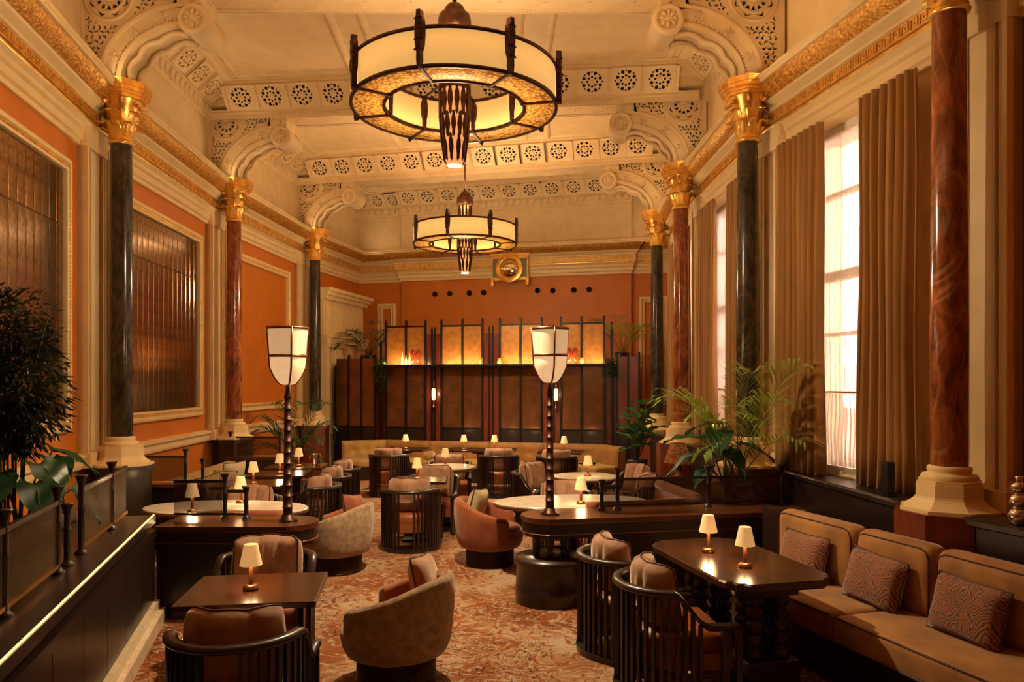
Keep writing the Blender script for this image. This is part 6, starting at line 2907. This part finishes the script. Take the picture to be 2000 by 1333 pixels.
lpn = Vector((dr.y, -dr.x, 0))                       # local -y direction of the partition = towards the mirror wall
q0 = c0 + dr * 1.12 + lpn * .58
shrub('dark small-leaved shrub in the long planter before the near mirror', (q0.x, q0.y, FZ + HP + .105), .44, 1.32, 6500, 11)
q1 = c0 + dr * .86 + lpn * .58
leaf_plant('broad heart-leaved plant in the long planter below the shrub', (q1.x, q1.y, FZ + HP + .105), [
    ((.16, -.12, .40), R_(-20), R_(25), .28, .24, .5), ((.10, .10, .46), R_(40), R_(10), .30, .22, .5), ((-.10, -.15, .42), R_(-100), R_(15), .30, .24, .5), ((.22, -.25, .30), R_(-50), R_(20), .28, .22, .5), ((-.2, .0, .36), R_(160), R_(10), .28, .2, .5),
    ((.0, -.3, .25), R_(-80), R_(25), .26, .2, .4), ((.25, .05, .22), R_(5), R_(30), .26, .2, .4), ((.02, .2, .4), R_(90), R_(10), .28, .2, .4), ((.1, -.42, .36), R_(-60), R_(10), .3, .24, .5), ((-.1, -.55, .3), R_(-90), R_(10), .3, .24, .5)], 'dark_leaf', 'heart')

# ================================================================== SMALL THINGS
v = thing('stacked_vase', 'chrome vase of three stacked balls on the window ledge', 'vase', (2.84, 4.16, 1.151))
for nm, z, r in (('lower_ball', .05, .055), ('middle_ball', .135, .048), ('upper_ball', .208, .040)):
    mb = MB()
    mb.lathe([(max(.0005, r * sin(pi * q / 12)), z - r * cos(pi * q / 12)) for q in range(13)], 24)
    mb.obj(nm, 'chrome', v)
mb = MB()
mb.lathe([(.018, .24), (.016, .255), (.024, .275), (.020, .275), (.012, .258)], 16)
mb.obj('neck', 'chrome', v)
M['rattan'] = mat('woven_rattan', srgb(160, 96, 44), .8, col2=srgb(96, 52, 22), nscale=30, bump=.6, bscale=80)
rl = thing('rattan_lamp', 'unlit lamp with broad woven rattan shade by the window ledge', 'lamp', (1.93, 8.62, .82 + FZ - .12), 0)
mb = MB()
mb.lathe([(.05, 0), (.06, .01), (.035, .03), (.045, .08), (.03, .16), (.02, .18)], 16)
mb.obj('base', 'rattan', rl)
mb = MB()
mb.lathe([(.16, .17), (.155, .20), (.11, .33), (.085, .40), (.083, .40), (.108, .33), (.153, .20), (.158, .17)], 28)
mb.obj('shade', 'rattan', rl)
mb = MB()
mb.box(1.78, 2.06, 8.45, 8.80, FZ, .82 + FZ - .121)
tag(mb.obj('side_cabinet', 'darkwood'), 'small dark cabinet under the rattan lamp', 'cabinet')
# black tablet on the pedestal of the far dark column
c = CL[4]
t = thing('wall_tablet', 'small black tablet on a bracket at the pedestal of the dark column by the doorcase', 'tablet', (c.x + .40, c.y - .12, .95), radians(25))
mb = MB()
mb.box(-.008, .008, -.08, .08, -.10, .14, .004)
mb.obj('screen', 'black', t)
mb = MB()
mb.tube([(-.02, 0, 0), (-.14, .06, .02)], .008, 6)
mb.obj('bracket', 'black', t)
# slim black speaker and a dark decanter on the window ledge, amber votive behind the partition
b2 = BR[2]
sv = thing('ledge_speaker', 'slim upright black speaker on the window ledge beside the large red column', 'speaker', b2.p(b2.len - .52, .34, 1.151), atan2(b2.u.y, b2.u.x))
mb = MB()
mb.box(-.035, .035, -.03, .03, .012, .24, .008)
mb.obj('cabinet', 'black', sv)
mb = MB()
mb.box(-.05, .05, -.045, .045, 0, .012, .004)
mb.obj('foot', 'black', sv)
b3 = BR[3]
dv = thing('decanter', 'small dark decanter on the window ledge beside the far red column', 'bottle', b3.p(.75, .26, 1.151))
mb = MB()
mb.lathe([(.05, 0), (.06, .01), (.055, .06), (.02, .10), (.018, .15), (.028, .16), (0, .16)], 16)
mb.obj('body', 'red_glass', dv)
mb = MB()
mb.lathe([(.012, .16), (.022, .18), (.018, .205), (0, .215)], 12)
mb.obj('stopper', 'black', dv)
# low glow-lights: small brass candle holder on the carpet by the square table
cdl = thing('candle_holder', 'small lit brass candle holder glowing at the foot of the mirror-side partition', 'candle', G(-2.20, 5.02))
mb = MB()
mb.lathe([(.03, 0), (.045, .02), (.05, .06), (.046, .06), (.04, .025), (0, .02)], 14)
mb.obj('bowl', 'brass', cdl)
mb = MB()
mb.lathe([(.012, .02), (.012, .04), (.004, .06), (0, .065)], 10)
mb.obj('flame', 'led', cdl)

# ================================================================== ADDED FILL LIGHT
def fill_strip(bay, u0, u1, n, z, watts, tilt):
    ld = bpy.data.lights.new('added_cornice_fill', 'AREA')  # added fill strip above the cornice, evens out upper walls and ceiling
    ld.shape = 'RECTANGLE'
    ld.size, ld.size_y = u1 - u0, .03
    ld.energy = watts
    ld.color = (1, .70, .38)
    o = link('added_cornice_fill', ld, loc=bay.p((u0 + u1) / 2, n, z))
    d = (UP + bay.n * tilt).normalized()
    yv = d.cross(bay.u).normalized()
    xv = yv.cross(d)
    o.rotation_euler = Matrix(((bay.u.x, -yv.x, -d.x), (bay.u.y, -yv.y, -d.y), (bay.u.z, -yv.z, -d.z))).to_euler()


for b in BL[1:6] + BR[1:5] + [BRend]:
    fill_strip(b, .3, b.len - .3, .30, 4.90, 3.2 * b.len / 3, 1.0)
fill_strip(BE[1], .2, BE[1].len - .2, .30, 4.90, 5.0, 1.0)
